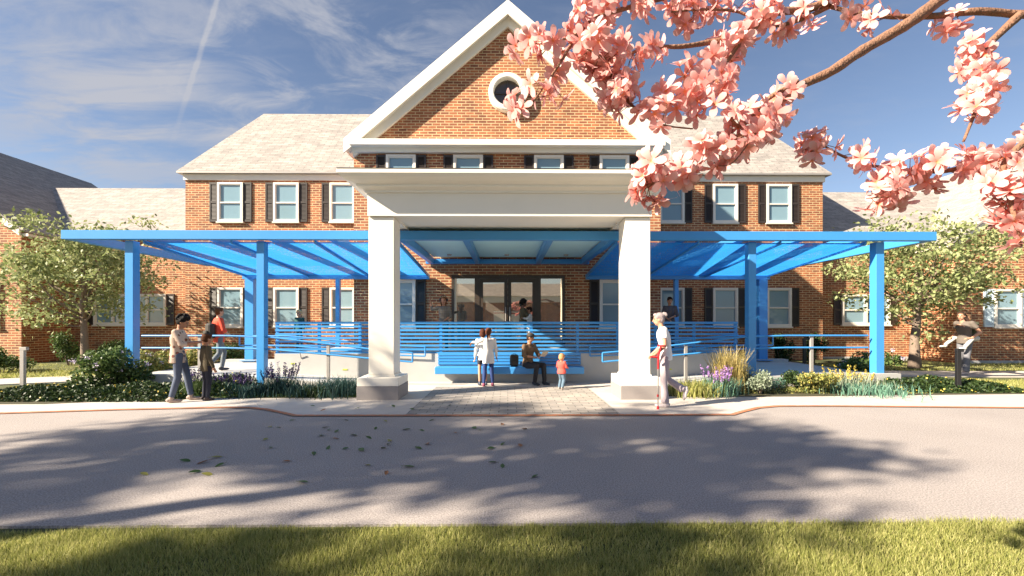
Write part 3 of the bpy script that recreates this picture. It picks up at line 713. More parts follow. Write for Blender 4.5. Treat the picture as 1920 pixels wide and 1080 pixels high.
cover((-6.1,9.35),1.3,1.2,3000,.36,.07,'leafdark',fl=('yellowfl',60))
cover((9.7,9.65),3.1,1.1,8000,.30,.07,'leafdark',fl=('yellowfl',150))
cover((-13,8.9),5,1.3,5000,.25,.08,'leafdark',fl=('yellowfl',90))
cover((6.0,9.5),6.0,.9,6000,.12,.05,'leafyellow')
cover((-4.4,9.2),3.0,1.0,5000,.12,.05,'leafmid')
LV='lavender clumps in the planting beds'
clump('lavender',at(372,9.0),.42,.6,420,'leafmid','purple lavender between the woman and boy at the left','lavender',spikes=('purple',26,.60),group=LV)
clump('lavender',at(452,9.25),.32,.6,420,'tealdark','low dark purple lavender clump left of the second canopy post','lavender',spikes=('purple',26,.40),group=LV)
clump('lavender',at(528,9.1),.42,.75,520,'tealdark','large dark lavender clump in front of the second left canopy post','lavender',spikes=('purple',36,.62),group=LV)
clump('lavender',at(412,9.3),.30,.6,320,'tealdark','small dark lavender clump right of the boy','lavender',spikes=('purple',22,.38),group=LV)
clump('lavender',at(1348,8.95),.42,.65,520,'leafteal','bright lilac lavender clump at the right, beside the crutch user','lavender',spikes=('lilac',26,.62),group=LV)
clump('sedge',at(480,9.0),.26,.75,700,'tealdark','dark teal tuft between lavender clumps','plant',spread=.8)
clump('sedge',at(572,8.95),.27,.6,600,'tealdark','dark teal tuft right of the large lavender','plant',spread=.8)
clump('ornamental_grass',at(640,9.0),.42,.85,900,'tealdark','dark grass clump beside the left column base','ornamental grass',spread=.9)
clump('ornamental_grass',at(606,8.95),.30,.7,600,'leafdark','low dark grass tuft left of the left column','ornamental grass',spread=.9)
clump('ornamental_grass',at(1303,8.9),.38,.8,800,'grassblade','low green grass tuft beside the right column base','ornamental grass',spread=.9)
clump('ornamental_grass',at(1368,9.3),1.02,.5,650,'straw','tall straw-coloured feather grass right of the ramp','ornamental grass',spread=.42,width=.007)
shrub('sage_shrub',at(1428,9.1),(.40,.3,.27),1500,.05,'leafsilver','silver-leaved sage shrub at the base of the right inner canopy post')
shrub('sage_shrub',at(1395,9.5),(.3,.3,.3),900,.05,'leafsilver','smaller silver shrub just behind the lavender at the right')
shrub('teal_shrub',at(1455,9.35),(.25,.25,.18),700,.04,'leafteal','small teal mound right of the silver sage')
shrub('dark_shrub',at(1497,9.5),(.42,.32,.24),1500,.06,'leafdark','dark low shrub left of the yellow-green one')
shrub('yellow_shrub',at(1540,9.15),(.52,.35,.24),2000,.06,'leafyellow','sunlit yellow-green shrub in the right planting bed',flowers=('yellowfl',40,.03,5))
clump('teal_grass',at(1622,9.25),.26,1.5,900,'leafteal','low blue-green grass row in front of the concrete kerb at the right','plant',spread=.6)
clump('yarrow',at(1598,9.6),.42,1.2,380,'leafsilver','thin pale flowering stems against the concrete kerb','plant',spread=.25,spikes=('yellowfl',26,.5))
# lawn blades
def blades(x0,x1,y0f,y1f,n,h,wd,z=-.02):
    x=x0+(x1-x0)*RNG.random(n); y0_=y0f(x); y1_=y1f(x); y=y0_+(y1_-y0_)*RNG.random(n)
    a_=RNG.random(n)*2*PI; l=h*(.5+.8*RNG.random(n))*np.array([1+.55*noise.noise(Vector((float(p)*1.3,float(q)*2.2,0))) for p,q in zip(x,y)]); b=np.stack([x,y,np.full(n,z)],1)
    sd=np.stack([np.cos(a_),np.sin(a_),np.zeros(n)],1)*wd
    tip=b+np.stack([RNG.normal(size=n)*l*.35,RNG.normal(size=n)*l*.35,l],1)
    return np.stack([b-sd,b+sd,tip],1)
V=[blades(-4.6,4.8,lambda x:0*x+2.2,lambda x:ya(x)-.025-.02*np.sin(x*9)*np.sin(x*23+1),150000,.044,.0028),
   blades(-5.5,-3,lambda x:0*x+1.8,lambda x:ya(x)-.02,12000,.044,.0028)]
tag(npmesh('lawn_grass',np.concatenate(V),3,M['grassblade']),kind='stuff')
V=[blades(9.5,24,lambda x:9.2+0*x,lambda x:11.2+0*x,30000,.07,.009),blades(9.3,24,lambda x:13.6+0*x,lambda x:15.8+0*x,14000,.07,.012),
   blades(-24,-9.2,lambda x:12.0+0*x,lambda x:15.8+0*x,30000,.07,.011),blades(-24,-12.5,lambda x:8.3+0*x,lambda x:9.3+0*x,8000,.06,.009)]
tag(npmesh('garden_grass',np.concatenate(V),3,M['grassblade']),kind='stuff')
# fallen leaves
def make_leaf(k):
    b=MB(); Lh=.055; prof=[(-1,0),(-.7,.42),(-.2,.62),(.3,.5),(.7,.25),(1,0)]
    up=[(x*Lh,w*Lh*.8,.006+.01*w) for x,w in prof]; dn=[(x*Lh,-w*Lh*.8,.006+.012*w) for x,w in prof[1:-1]]
    mid=[(x*Lh,0,.004) for x,w in prof[1:-1]]
    vs=up+dn+mid; n=len(prof)
    fs=[(0,n+4,1)]+[(1+i,n+4+i,n+5+i,2+i) for i in range(3)]+[(4,n+7,5)]+[(0,n,n+4)]+[(n+i,n+1+i,n+5+i,n+4+i) for i in range(3)]+[(n+3,5,n+7)]
    b.add(vs,fs); b.tube([(-Lh,0,.005),(-Lh*1.5,.006,.004)],.0015,4)
    return b.build('fallen_leaf',M[k],None)
LP=[(553,374),(702,325),(768,331),(820,312),(830,342),(738,367),(783,376),(1078,328),(1140,406),(1002,245),(1020,276),(1016,199),(1050,201),(1098,175),(1221,202),(1237,210),(1208,231),(1266,216),(1262,244),(1300,175),(1330,231),(1385,241),(1410,206),(1445,178),(1235,278),(1298,281),(1180,300),(1356,286),(1382,343),(1450,373),(1441,279),(1457,265),(1462,252),(1526,210),(1583,214),(1535,350),(1568,280),(1604,264),(1620,175),(1708,223),(1800,211),(1778,205),(1832,175),(1883,192),(1840,282),(1885,266),(1847,334),(1884,348),(1215,137),(1342,130),(1176,121),(1476,123),(1688,121),(1547,134),(1950,271),(1965,209),(2007,387)]
brown={2,7,18,29,37,39,43,48,54,55}; yellow={0,3,6,9,11,23,28,32}
lp={}
for i,(zx,zy) in enumerate(LP):
    k='brownleaf' if i in brown else 'yellowleaf' if i in yellow else 'greenleaf'
    if k not in lp: o=lp[k]=make_leaf(k)
    else: o=lp[k].copy(); COL.objects.link(o)
    g_=GR(zx/2,700+zy/2,.006 if zy>145 else .02); o.location=g_; o.rotation_euler=(random.uniform(-.3,.3),random.uniform(-.3,.3),random.uniform(0,6.28)); sc=random.uniform(.75,1.2); o.scale=(sc,sc,sc)
    nm={'brownleaf':'dry brown','yellowleaf':'yellow-green','greenleaf':'green'}[k]
    tag(o,'small %s fallen leaf lying on the paving before the portico'%nm,'leaf','%s fallen leaves on the drive'%nm)
# ------------------------------------------------------------------ cherry tree
CH=empty('cherry_tree',(3.9,1.2,-.04),'pink blossoming cherry tree whose branches hang into the upper right of the view','tree')
tb=MB(); tb.tube([(3.9,1.2,-.1),(3.85,1.2,.9),(3.7,1.25,1.7),(3.3,1.35,2.35),(2.75,1.6,2.75),(2.35,1.7,2.9),tuple(P(1795,-28,1.75))],[.20,.16,.14,.10,.07,.045,.036],14)
tb.tube([(3.85,1.2,1.2),(4.1,1.5,2.2),(3.9,1.7,2.5),(3.2,1.75,2.72),tuple(P(1960,20,1.7))],[.13,.09,.07,.045,.026],12)
part(tb,'trunk',M['cherrybark'],CH,smooth=True)
def smooth_path(pts,k=5):
    out=[]; n=len(pts)
    for i in range(n-1):
        p0,p1,p2,p3=pts[max(i-1,0)],pts[i],pts[i+1],pts[min(i+2,n-1)]
        for j in range(k):
            t=j/k; out.append(.5*((2*p1)+(p2-p0)*t+(2*p0-5*p1+4*p2-p3)*t*t+(3*p1-p0-3*p2+p3)*t**3))
    out.append(pts[-1]); return out
BR=[ # (points px,py ; depth start,end ; radius start,end in px ; flower sections start..end fraction ; count)
 ([(1800,-30),(1755,5),(1700,45),(1620,92),(1560,132),(1500,160),(1462,190),(1425,232),(1370,262),(1320,290),(1262,318),(1215,350)],1.75,1.5,15,3,[(.0,.03,3),(.46,.56,10),(.60,1.0,100)]),
 ([(1500,150),(1440,185),(1390,235),(1350,190),(1320,205)],1.6,1.6,6,2,[(.1,1,26)]),
 ([(1600,-20),(1520,12),(1450,22),(1400,62),(1340,75),(1280,85),(1210,88),(1150,112),(1100,90)],1.8,1.55,10,2,[(.25,.55,34),(.72,1,36)]),
 ([(1400,60),(1360,120),(1330,150),(1290,165),(1255,190)],1.65,1.6,5,1.5,[(.2,1,34)]),
 ([(1280,-15),(1180,12),(1120,32),(1085,62),(1055,110),(1030,148),(1000,190)],1.7,1.5,6,2,[(.0,.62,46),(.82,1.02,16)]),
 ([(1090,60),(1050,75),(1010,82),(980,75)],1.6,1.5,3,1.2,[(.3,1,15)]),
 ([(1110,95),(1150,145),(1170,180),(1200,208),(1240,232),(1300,240)],1.62,1.6,5,1.5,[(.0,.85,50)]),
 ([(1960,18),(1920,20),(1840,15),(1750,25),(1640,24),(1560,8)],1.7,1.8,10,4,[(.42,.55,8),(.75,1,12)]),
 ([(1560,8),(1500,35),(1440,45),(1390,20),(1330,15),(1260,20)],1.8,1.7,5,2,[(0,1,52)]),
 ([(1925,20),(1890,52),(1855,92),(1858,150),(1840,200),(1815,262)],1.7,1.65,10,2.5,[(.30,.72,46),(.80,.88,4)]),
 ([(1980,260),(1920,275),(1880,288),(1830,303),(1780,318),(1700,316),(1630,306),(1580,288),(1535,262)],1.6,1.75,8,2,[(.0,.2,12),(.28,.44,14),(.44,.72,34),(.80,.87,7),(.93,1.02,14)]),
 ([(1720,310),(1690,340),(1660,365),(1630,370)],1.68,1.65,3,1.2,[(.2,1.0,30)]),
 ([(1960,240),(1895,300),(1900,352),(1912,402),(1925,460)],1.5,1.5,8,3,[(.25,1.02,40)]),
 ([(1430,232),(1380,300),(1350,310)],1.55,1.55,2,.8,[]),
 ([(1262,318),(1235,300),(1225,285)],1.5,1.5,2,1,[(.2,1,5)]),
]
def petal_flower(c,nrm,size,rs,out,uvs):
    nrm=nrm.normalized(); a_=nrm.orthogonal().normalized(); b_=nrm.cross(a_); npet=5 if rs.random()<.7 else 6; ph=rs.uniform(0,6.28); cup=rs.uniform(.1,.75)
    for k in range(npet):
        t=ph+2*PI*k/npet+rs.uniform(-.12,.12); d=a_*math.cos(t)+b_*math.sin(t); sd=nrm.cross(d)
        L_=size*rs.uniform(.85,1.1); cu=cup*rs.uniform(.6,1.3)
        prof=[(0,.04),(.28,.14),(.60,.24),(.86,.21),(1.0,.06)]
        prow=None
        for r_,w_ in prof:
            p=c+d*(L_*r_*math.cos(cu*.6))+nrm*(L_*(r_*math.sin(cu*.8)-.35*cu*r_*r_*r_))
            row=(p-sd*w_*L_+nrm*.12*w_*L_, p+sd*w_*L_+nrm*.12*w_*L_, r_)
            if prow: out.append([prow[0],prow[1],row[1],row[0]]); uvs.append([prow[2],prow[2],row[2],row[2]])
            prow=row
rsb=random.Random(5)
for pts,d0,d1,r0,r1,fl_ in BR:
    n=len(pts); P3=[P(x,y,d0+(d1-d0)*i/(n-1)+rsb.uniform(-.02,.02)) for i,(x,y) in enumerate(pts)]
    sp=smooth_path(P3,5); m_=len(sp)
    rr=[.82*(r0+(r1-r0)*i/(m_-1))*(d0+(d1-d0)*i/(m_-1))/F*rsb.uniform(.93,1.07) for i in range(m_)]
    bo=part(MB().tube(sp,rr,9),'branch',M['cherrybark'],CH,smooth=True)
    out=[];uvs=[];tw=MB()
    for (fa,fb,cnt) in fl_:
        k=0
        while k<cnt*.98:
            f=rsb.uniform(fa,fb); f=max(0,min(.999,f)); i=int(f*(m_-1)); c=sp[i].lerp(sp[i+1],f*(m_-1)-i)
            # little umbels of 3-4 flowers
            dv=Vector((rsb.gauss(0,1),rsb.gauss(0,1),rsb.gauss(0,1)-.15)).normalized()
            hub=c+dv*rsb.uniform(.015,.045)
            for q in range(rsb.choice((2,3,3))):
                dd=(dv+Vector((rsb.gauss(0,.7),rsb.gauss(0,.7),rsb.gauss(0,.7)))).normalized()
                fc=hub+dd*rsb.uniform(.02,.045); nn=(dd+Vector((rsb.gauss(0,.35),rsb.gauss(0,.35)-.25,rsb.gauss(0,.35)))).normalized()
                petal_flower(fc,nn,rsb.uniform(.043,.058),rsb,out,uvs); k+=1
                tw.tube([c,hub,fc],[.0016,.0014,.0012],4,cap=False)
    if out:
        Lc=wloc(bo); V=np.array([[list(v-Lc) for v in f] for f in out]); V4=V
        # share one island per petal: 4 quads merged
        me=bpy.data.meshes.new('blossom'); nf=len(out); vv=[];ff=[];uu=[]
        for p_ in range(nf//4):
            base=len(vv); q=V[p_*4:(p_+1)*4]
            vv += [q[0][0],q[0][1]]
            for j in range(4):
                vv += [q[j][3],q[j][2]]; ff.append((base+2*j,base+2*j+1,base+2*j+3,base+2*j+2))
                a0,a1=uvs[p_*4+j][0],uvs[p_*4+j][2]; uu += [a0,.5,a0,.5,a1,.5,a1,.5]
        me.from_pydata([tuple(v) for v in vv],[],ff); ul=me.uv_layers.new(name='UVMap'); ul.data.foreach_set('uv',uu); me.update()
        me.polygons.foreach_set('use_smooth',[True]*len(ff)); me.materials.append(M['petal'])
        o=bpy.data.objects.new('blossom',me); COL.objects.link(o); o.parent=bo
        tw.build('twig',M['cherrybark'],bo)
# ------------------------------------------------------------------ people
def remesh(b, name, m, parent, vox, sm=3):
    me=bpy.data.meshes.new(name); me.from_pydata([tuple(v) for v in b.v],[],b.f); me.update()
    o=bpy.data.objects.new(name,me); COL.objects.link(o)
    r=o.modifiers.new('r','REMESH'); r.mode='VOXEL'; r.voxel_size=vox; r.use_smooth_shade=True
    s_=o.modifiers.new('s','SMOOTH'); s_.factor=.5; s_.iterations=sm
    dg=bpy.context.evaluated_depsgraph_get(); dg.update(); ev=o.evaluated_get(dg); nm=bpy.data.meshes.new_from_object(ev)
    COL.objects.unlink(o); bpy.data.objects.remove(o); bpy.data.meshes.remove(me)
    nm.name=name; nm.polygons.foreach_set('use_smooth',[True]*len(nm.polygons)); nm.materials.clear(); nm.materials.append(m)
    o=bpy.data.objects.new(name,nm); COL.objects.link(o); o.parent=parent; return o
BASE=dict(pel=(0,0,.93),wst=(0,0,1.07),chs=(0,.005,1.26),nek=(0,-.01,1.43),hed=(0,.015,1.585),
 lsh=(-.165,-.01,1.375),lel=(-.215,-.02,1.10),lwr=(-.225,.05,.865),rsh=(.165,-.01,1.375),rel=(.215,-.02,1.10),rwr=(.225,.05,.865),
 lhp=(-.082,0,.90),lkn=(-.09,.02,.49),lan=(-.095,-.02,.085),rhp=(.082,0,.90),rkn=(.09,.02,.49),ran=(.095,-.02,.085))
def person(label,loc,rz,height,pose={},sk='mid',top=(.3,.3,.3),topm=None,sleeve=1.0,hem=.0,bottom=(.05,.06,.1),legs=1.0,shoe=(.05,.05,.05),hair='short',hc=(.03,.02,.015),
           hk=1.0,hy=0,hp=0,wk=1.0,flare=0,fy=(0,0),group=None,hat=None,grip=.6,bm=None,lift=None):
    J={k:Vector(v) for k,v in BASE.items()}
    for k,v in pose.items(): J[k]=Vector(v)
    s=height/1.70
    root=empty('person',loc,label,'person',group,rz)
    def S(b): b.v=[(x*s,y*s,z*s) for x,y,z in b.v]; return b
    Rh=Matrix.Rotation(hy,3,'Z')@Matrix.Rotation(hp,3,'X')
    hd=J['hed']; hd=J['nek']+(hd-J['nek'])*(1+.25*(hk-1))
    h_=hk; a_,b_,c_=.073*h_,.092*h_,.112*h_
    def HP(x,y,z): return hd+Rh@Vector((x*h_,y*h_,z*h_))
    body=MB()
    body.ball(hd+Rh@Vector((0,-.006,.018))*h_,(a_,b_,c_*.86),Rh); body.ball(HP(0,.022,-.045),(.052*h_,.060*h_,.060*h_),Rh)
    body.ball(HP(0,.052,-.085),(.022*h_,.018*h_,.018*h_),Rh)
    body.capsule(HP(0,.088,.012),HP(0,.104,-.022),.008*h_,.013*h_,8)
    for q in (-1,1): body.ball(HP(q*.073,-.004,-.008),(.010*h_,.018*h_,.028*h_),Rh,8,6)
    body.ball(HP(0,.082,-.052),(.024*h_,.010*h_,.008*h_),Rh,8,6)
    body.capsule(J['nek']+Vector((0,0,-.05)),hd+Rh@Vector((0,-.015,-.06))*h_,.052,.047*h_)
    def torso(k=1.0,z0=0,dz=0,bot=1.0,botw=None):
        b=MB(); p,w,c,nk=J['pel'],J['wst'],J['chs'],J['nek']; sh=(J['lsh']+J['rsh'])/2
        ya_=math.atan2((J['rsh']-J['lsh']).y,(J['rsh']-J['lsh']).x); yp=math.atan2((J['rhp']-J['lhp']).y,(J['rhp']-J['lhp']).x)
        rg=[]
        low=p+Vector((0,0,-.10-dz)); 
        rg.append((low,.135*k*wk*bot+flare,.105*k*wk*bot+flare,yp))
        rg.append((p,.152*k*wk,.112*k*wk,yp)); rg.append((w,.122*k*wk,.092*k*wk,(ya_+yp)/2)); rg.append((w.lerp(c,.5),.135*k*wk,.102*k*wk,ya_)); rg.append((c,.150*k*wk,.110*k*wk,ya_))
        rg.append((sh+Vector((0,0,-.03)),.158*k*wk,.092*k*wk,ya_)); rg.append((sh+Vector((0,0,.015)),.115*k*wk,.068*k*wk,ya_)); rg.append((nk+Vector((0,0,.005)),.058,.055,ya_))
        rg=sorted(rg,key=lambda r:r[0].z); b.loft(rg); [b.capsule(nk+Vector((0,0,-.045)),J[q+'sh']+Vector((0,0,-.006)),.048,.052*k*wk) for q in 'lr']; return b
    def joinb(a,b): a.add(b.v,b.f)
    joinb(body,torso(.92))
    for q in 'lr':
        sh,el,wr=J[q+'sh'],J[q+'el'],J[q+'wr']
        body.ball(sh,.050*wk); body.capsule(sh,el,.046*wk,.036*wk); body.capsule(el,el.lerp(wr,.35),.037*wk,.036*wk); body.capsule(el.lerp(wr,.3),wr,.037*wk,.024)
        # hand
        d=(wr-el).normalized(); hdv=pose.get(q+'hd'); d=Vector(hdv).normalized() if hdv else d
        side=Vector((0,0,1)).cross(d)
        if side.length<.2: side=Vector((0,1,0)) if abs(d.z)>.8 else Vector((1,0,0))
        side.normalize(); nv=d.cross(side); 
        if abs(d.z)>.7: side=Vector((0,1,0)); side=(side-d*side.dot(d)).normalized(); nv=d.cross(side)*(1 if q=='l' else -1)
        pc=wr+d*.05; Mh=Matrix((side,d,nv)).transposed()
        body.ball(pc,(.036,.046,.017),Mh); body.capsule(wr,pc,.023,.024)
        g_=grip
        for i,(off,ln) in enumerate(((-.027,.060),(-.009,.070),(.009,.066),(.027,.052))):
            k0=wr+d*.088+side*off; k1=k0+(d*math.cos(g_*.6)-nv*math.sin(g_*.6))*ln*.5; k2=k1+(d*math.cos(g_*1.5)-nv*math.sin(g_*1.5))*ln*.5
            body.capsule(k0,k1,.0095,.009,8); body.capsule(k1,k2,.009,.0075,8)
        th0=wr+d*.025+side*-.028; th1=th0+(d*.6-side*.7-nv*.2).normalized()*.035; th2=th1+(d*.9-side*.2-nv*.3).normalized()*.028
        body.capsule(th0,th1,.012,.0105,8); body.capsule(th1,th2,.0105,.009,8)
        hp_,kn,an=J[q+'hp'],J[q+'kn'],J[q+'an']
        body.capsule(hp_,kn,.070*wk,.048*wk); body.capsule(kn,kn.lerp(an,.35),.047*wk,.048*wk); body.capsule(kn.lerp(an,.35),an,.048*wk,.032)
    remesh(S(body),'body',skin(sk),root,.0105*s)
    # face details
    ey=MB()
    for q in (-1,1): ey.ball(HP(q*.030,.079,.014),(.011*h_,.006*h_,.007*h_),Rh,8,6)
    S(ey).build('eyes',M['black'],root,local=True,smooth=True)
    mo=MB(); mo.ball(HP(0,.0885,-.052),(.021*h_,.006*h_,.006*h_),Rh,10,6); S(mo).build('mouth',cloth((.30,.08,.07)),root,local=True,smooth=True)
    eb=MB()
    for q in (-1,1): eb.capsule(HP(q*.016,.085,.034),HP(q*.046,.072,.034),.004*h_,.003*h_,6)
    S(eb).build('eyebrows',hairm(hc),root,local=True)
    # shirt
    sb=torso(1.10,dz=hem,bot=1.08 if hem<.1 else 1.15)
    for q in 'lr':
        sh,el,wr=J[q+'sh'],J[q+'el'],J[q+'wr']; sb.ball(sh,.062*wk)
        if sleeve>=.98: sb.capsule(sh,el,.058*wk,.050*wk); sb.capsule(el,el.lerp(wr,.92),.050*wk,.038*wk)
        elif sleeve>.55: sb.capsule(sh,el,.060*wk,.054*wk); sb.tube([el,el.lerp(wr,.35)],[.054*wk,.050*wk],12)
        else: sb.tube([sh,sh.lerp(el,.55)],[.060*wk,.062*wk],12)
    remesh(S(sb),'top',topm or cloth(top),root,.013*s,2)
    # trousers
    tb_=MB(); p=J['pel']; yp=math.atan2((J['rhp']-J['lhp']).y,(J['rhp']-J['lhp']).x)
    tb_.loft([(p+Vector((0,0,-.09)),.14*wk,.112*wk,yp),(p,.160*wk,.122*wk,yp),(p+Vector((0,0,.085)),.138*wk,.106*wk,yp)])
    for q in 'lr':
        hp_,kn,an=J[q+'hp'],J[q+'kn'],J[q+'an']; fl2=lift if lift else .050
        if legs>=.9: e=kn.lerp(an,legs if legs<1 else .98); tb_.capsule(hp_,kn,.088*wk,.062*wk); tb_.tube([kn,kn.lerp(e,.4),e],[.063*wk,.060*wk,fl2*wk],14)
        else: tb_.tube([hp_,hp_.lerp(kn,legs)],[.090*wk,.078*wk],14)
        tb_.ball(hp_,.088*wk); 
        if legs>=.9: tb_.ball(kn,.062*wk)
    remesh(S(tb_),'trousers',bm or cloth(bottom),root,.013*s,2)
    # shoes
    for i,q in enumerate('lr'):
        an=J[q+'an']; kn=J[q+'kn']; ft=pose.get(q+'ft'); 
        d=Vector(ft).normalized() if ft else Vector((math.sin(fy[i]),math.cos(fy[i]),0))
        up_=(kn-an).normalized(); side=d.cross(up_).normalized(); up2=side.cross(d)
        Mf=Matrix((side,d,up2)).transposed(); so=MB()
        base=an-up2*.045
        so.ball(base+d*.055+up2*.0,(.043,.135,.036),Mf); so.ball(base-d*.03+up2*.02,(.038,.055,.045),Mf); so.ball(base+d*.10-up2*.008,(.047,.075,.028),Mf); so.capsule(an+up_*.03,base,.043,.042)
        remesh(S(so),'shoe',cloth(shoe,.6),root,.010*s,2)
    # hair
    hb=MB(); H_=lambda x,y,z,r: hb.ball(HP(x,y,z),tuple(v*h_ for v in r),Rh)
    rs=random.Random(int(height*1000)+int(loc[0]*7))
    if hair!='none':
        H_(0,-.022,.040,(.081,.092,.088)); H_(0,-.035,.0,(.078,.075,.085)); H_(0,.045,.088,(.058,.040,.034))
        for q in (-1,1): H_(q*.066,.012,.045,(.016,.045,.038))
    if hair=='curly':
        for i in range(95):
            v=Vector((rs.gauss(0,1),rs.gauss(0,1),rs.gauss(0,1))).normalized()
            if v.z<-.35 or (v.y>.55 and v.z<.35): continue
            hb.ball(HP(v.x*.100,-.018+v.y*.104,.052+v.z*.100),rs.uniform(.022,.036)*h_,None,8,6)
    if hair in('pony','long'):
        if hair=='pony': hb.capsule(HP(0,-.10,.035),HP(0,-.135,.01),.024,.028); hb.tube([HP(0,-.135,.02),HP(.01,-.145,-.08),HP(.015,-.125,-.18),HP(.01,-.11,-.25)],[.028,.030,.022,.006],8)
        else:
            hb.tube([HP(0,-.04,.0),HP(0,-.07,-.1),HP(0,-.07,-.2),HP(0,-.06,-.28)],[.075,.075,.065,.03],12)
            for q in (-1,1): hb.tube([HP(q*.06,-.01,.02),HP(q*.068,-.01,-.07),HP(q*.06,.0,-.15)],[.03,.03,.012],8)
    if hair=='bun':
        for i in range(9): hb.ball(HP(rs.uniform(-.03,.03),-.115+rs.uniform(-.025,.02),.075+rs.uniform(-.03,.03)),.026,None,8,6)
    if hair=='bob':
        for q in (-1,1): H_(q*.06,-.01,-.03,(.03,.06,.06))
        H_(0,-.055,-.04,(.075,.05,.07))
    if hair!='none': remesh(S(hb),'hair',hairm(hc),root,.010*s,1)
    if hat:
        ht=MB(); ht.ball(HP(0,-.012,.062),(.088*h_,.105*h_,.075*h_),Rh); ht.ball(HP(0,.10,.066),(.06*h_,.055*h_,.010*h_),Rh)
        remesh(S(ht),'cap',cloth(hat),root,.010*s,1)
    return root
# floral blouse woman facing right, arms out to the boy's head
pw=at(341,8.30); 
person('dark curly-haired woman in floral blouse and jeans, holding the head of the boy before her',pw,R(-70),1.64,
 dict(pel=(0,-.03,.93),wst=(0,-.04,1.07),chs=(0,-.03,1.26),nek=(0,.0,1.42),hed=(0,.055,1.565),lsh=(-.165,-.02,1.37),lel=(-.22,.10,1.13),lwr=(-.11,.33,1.17),lhd=(.1,1,.03),
      rsh=(.165,-.02,1.37),rel=(.23,.10,1.13),rwr=(.13,.33,1.17),rhd=(-.15,1,.03),lkn=(-.09,.10,.49),lan=(-.11,.16,.085),rkn=(.10,.0,.49),ran=(.12,-.10,.085)),
 sk='mid',topm=M['floral'],sleeve=.7,hem=.06,bottom=(.07,.09,.14),legs=.88 if False else .93,shoe=(.36,.27,.22),hair='curly',hc=(.012,.010,.010),hp=-.45,fy=(0,R(-8)),flare=.012,grip=.4)
person('boy in olive jumper and dark trousers seen from behind, his head held by the woman',at(391,8.42),R(-34),1.26,dict(lel=(-.24,-.02,1.10),lwr=(-.26,.03,.87),rel=(.24,-.02,1.1),rwr=(.26,.06,.87)),
 sk='mid',top=(.085,.065,.035),hem=.06,bottom=(.012,.014,.028),shoe=(.03,.015,.015),hair='short',hc=(.075,.028,.012),hk=1.22,hp=-.1,wk=1.02)
rb=at(414,11.15,.26)
person('boy in orange-red hoodie and jeans walking up the left ramp with a rucksack',rb,R(-38),1.62,dict(lkn=(-.09,.16,.50),lan=(-.09,.10,.09),rkn=(.09,-.02,.49),ran=(.09,-.30,.14),rft=(0,.8,-.6),lel=(-.23,-.10,1.13),lwr=(-.22,.06,.93),rel=(.23,.03,1.11),rwr=(.21,.2,.95)),
 sk='light',top=(.62,.065,.03),sleeve=.7,hem=.05,bottom=(.13,.15,.17),shoe=(.03,.03,.04),hair='short',hc=(.12,.05,.02),hk=1.03)
def backpack(loc,rz,s,m,label,slump=0):
    o=empty('backpack',loc,label,'backpack',None,rz)
    b=MB(); b.cbox(-.15,.15,-.09,.09,0,.42,.045); remesh(b,'bag',m,o,.012)
    MB().cbox(-.115,.115,-.145,-.085,.04,.22,.02).build('pocket',m,o,local=True)
    MB().tube([(-.05,0,.41),(-.04,0,.455),(.04,0,.455),(.05,0,.41)],.009,6).build('handle',m,o,local=True)
    for q in (-1,1): MB().tube([(q*.09,.085,.39),(q*.10,.14,.36),(q*.11,.155,.22),(q*.11,.09,.05)],.016,6).build('strap',m,o,local=True)
    o.scale=(s,s,s); return o
# carried on the boy's back : direction (-Y in his frame)
f_=Vector((math.sin(R(38)),math.cos(R(38)),0)); 
backpack(Vector(rb)+f_*-.165+Vector((-.03,0,.84)),R(-38),.92,cloth((.035,.030,.025)),'dark rucksack on the back of the boy in the orange hoodie')
backpack((.16,10.74,.42),R(12),.70,cloth((.045,.042,.032)),'dark grey rucksack standing on the blue bench')
person('small blond child in dark green top behind the left end of the guard rail',at(563,12.0,.72),R(170),1.10,{},sk='light',top=(.01,.06,.055),hair='short',hc=(.55,.38,.18),hk=1.3,bottom=(.03,.03,.03))
person('girl with headphones waving one raised arm beside the entrance door',at(832,11.75,.72),R(172),1.46,dict(rel=(.37,.02,1.33),rwr=(.43,.03,1.63),rhd=(0,.1,1),lel=(-.20,-.05,1.10),lwr=(-.10,.12,1.0)),
 sk='mid',topm=stripes((.16,.13,.10),(.26,.22,.18),14,True),sleeve=.7,hem=.0,bottom=(.012,.012,.014),hair='long',hc=(.16,.07,.03),hk=1.12,hy=R(10),shoe=(.75,.72,.7),grip=.15)
hp_=empty('headphones',at(832,11.75,.72),'black over-ear headphones worn by the waving girl','headphones')
b=MB(); hz=1.46/1.7*1.63
b.tube([(.092*math.cos(t),0,hz+.115*math.sin(t)) for t in [PI*k/10 for k in range(11)]],.009,6)
b.ball((-.09,0,hz),(.03,.04,.045)); b.ball((.09,0,hz),(.03,.04,.045)); b.build('band',M['black'],hp_,local=True,smooth=True)
person('dark-haired woman in olive top at the entrance door, holding a child',at(981,13.5,.72),R(-75),1.47,dict(lel=(-.22,.08,1.16),lwr=(-.10,.25,1.18),rel=(.22,.08,1.16),rwr=(.10,.27,1.14)),sk='dark',top=(.09,.07,.035),sleeve=.7,hair='curly',hc=(.012,.01,.01),hk=1.08,hp=-.2)
person('small child in white top hugged by the woman at the entrance glass',at(993,13.42,.72+.02),R(95),1.22,dict(lel=(-.2,.12,1.22),lwr=(-.12,.28,1.25),rel=(.2,.12,1.22),rwr=(.12,.28,1.22)),sk='mid',top=(.62,.60,.58),hair='short',hc=(.03,.014,.01),hk=1.22,bottom=(.3,.3,.32),hp=-.2)
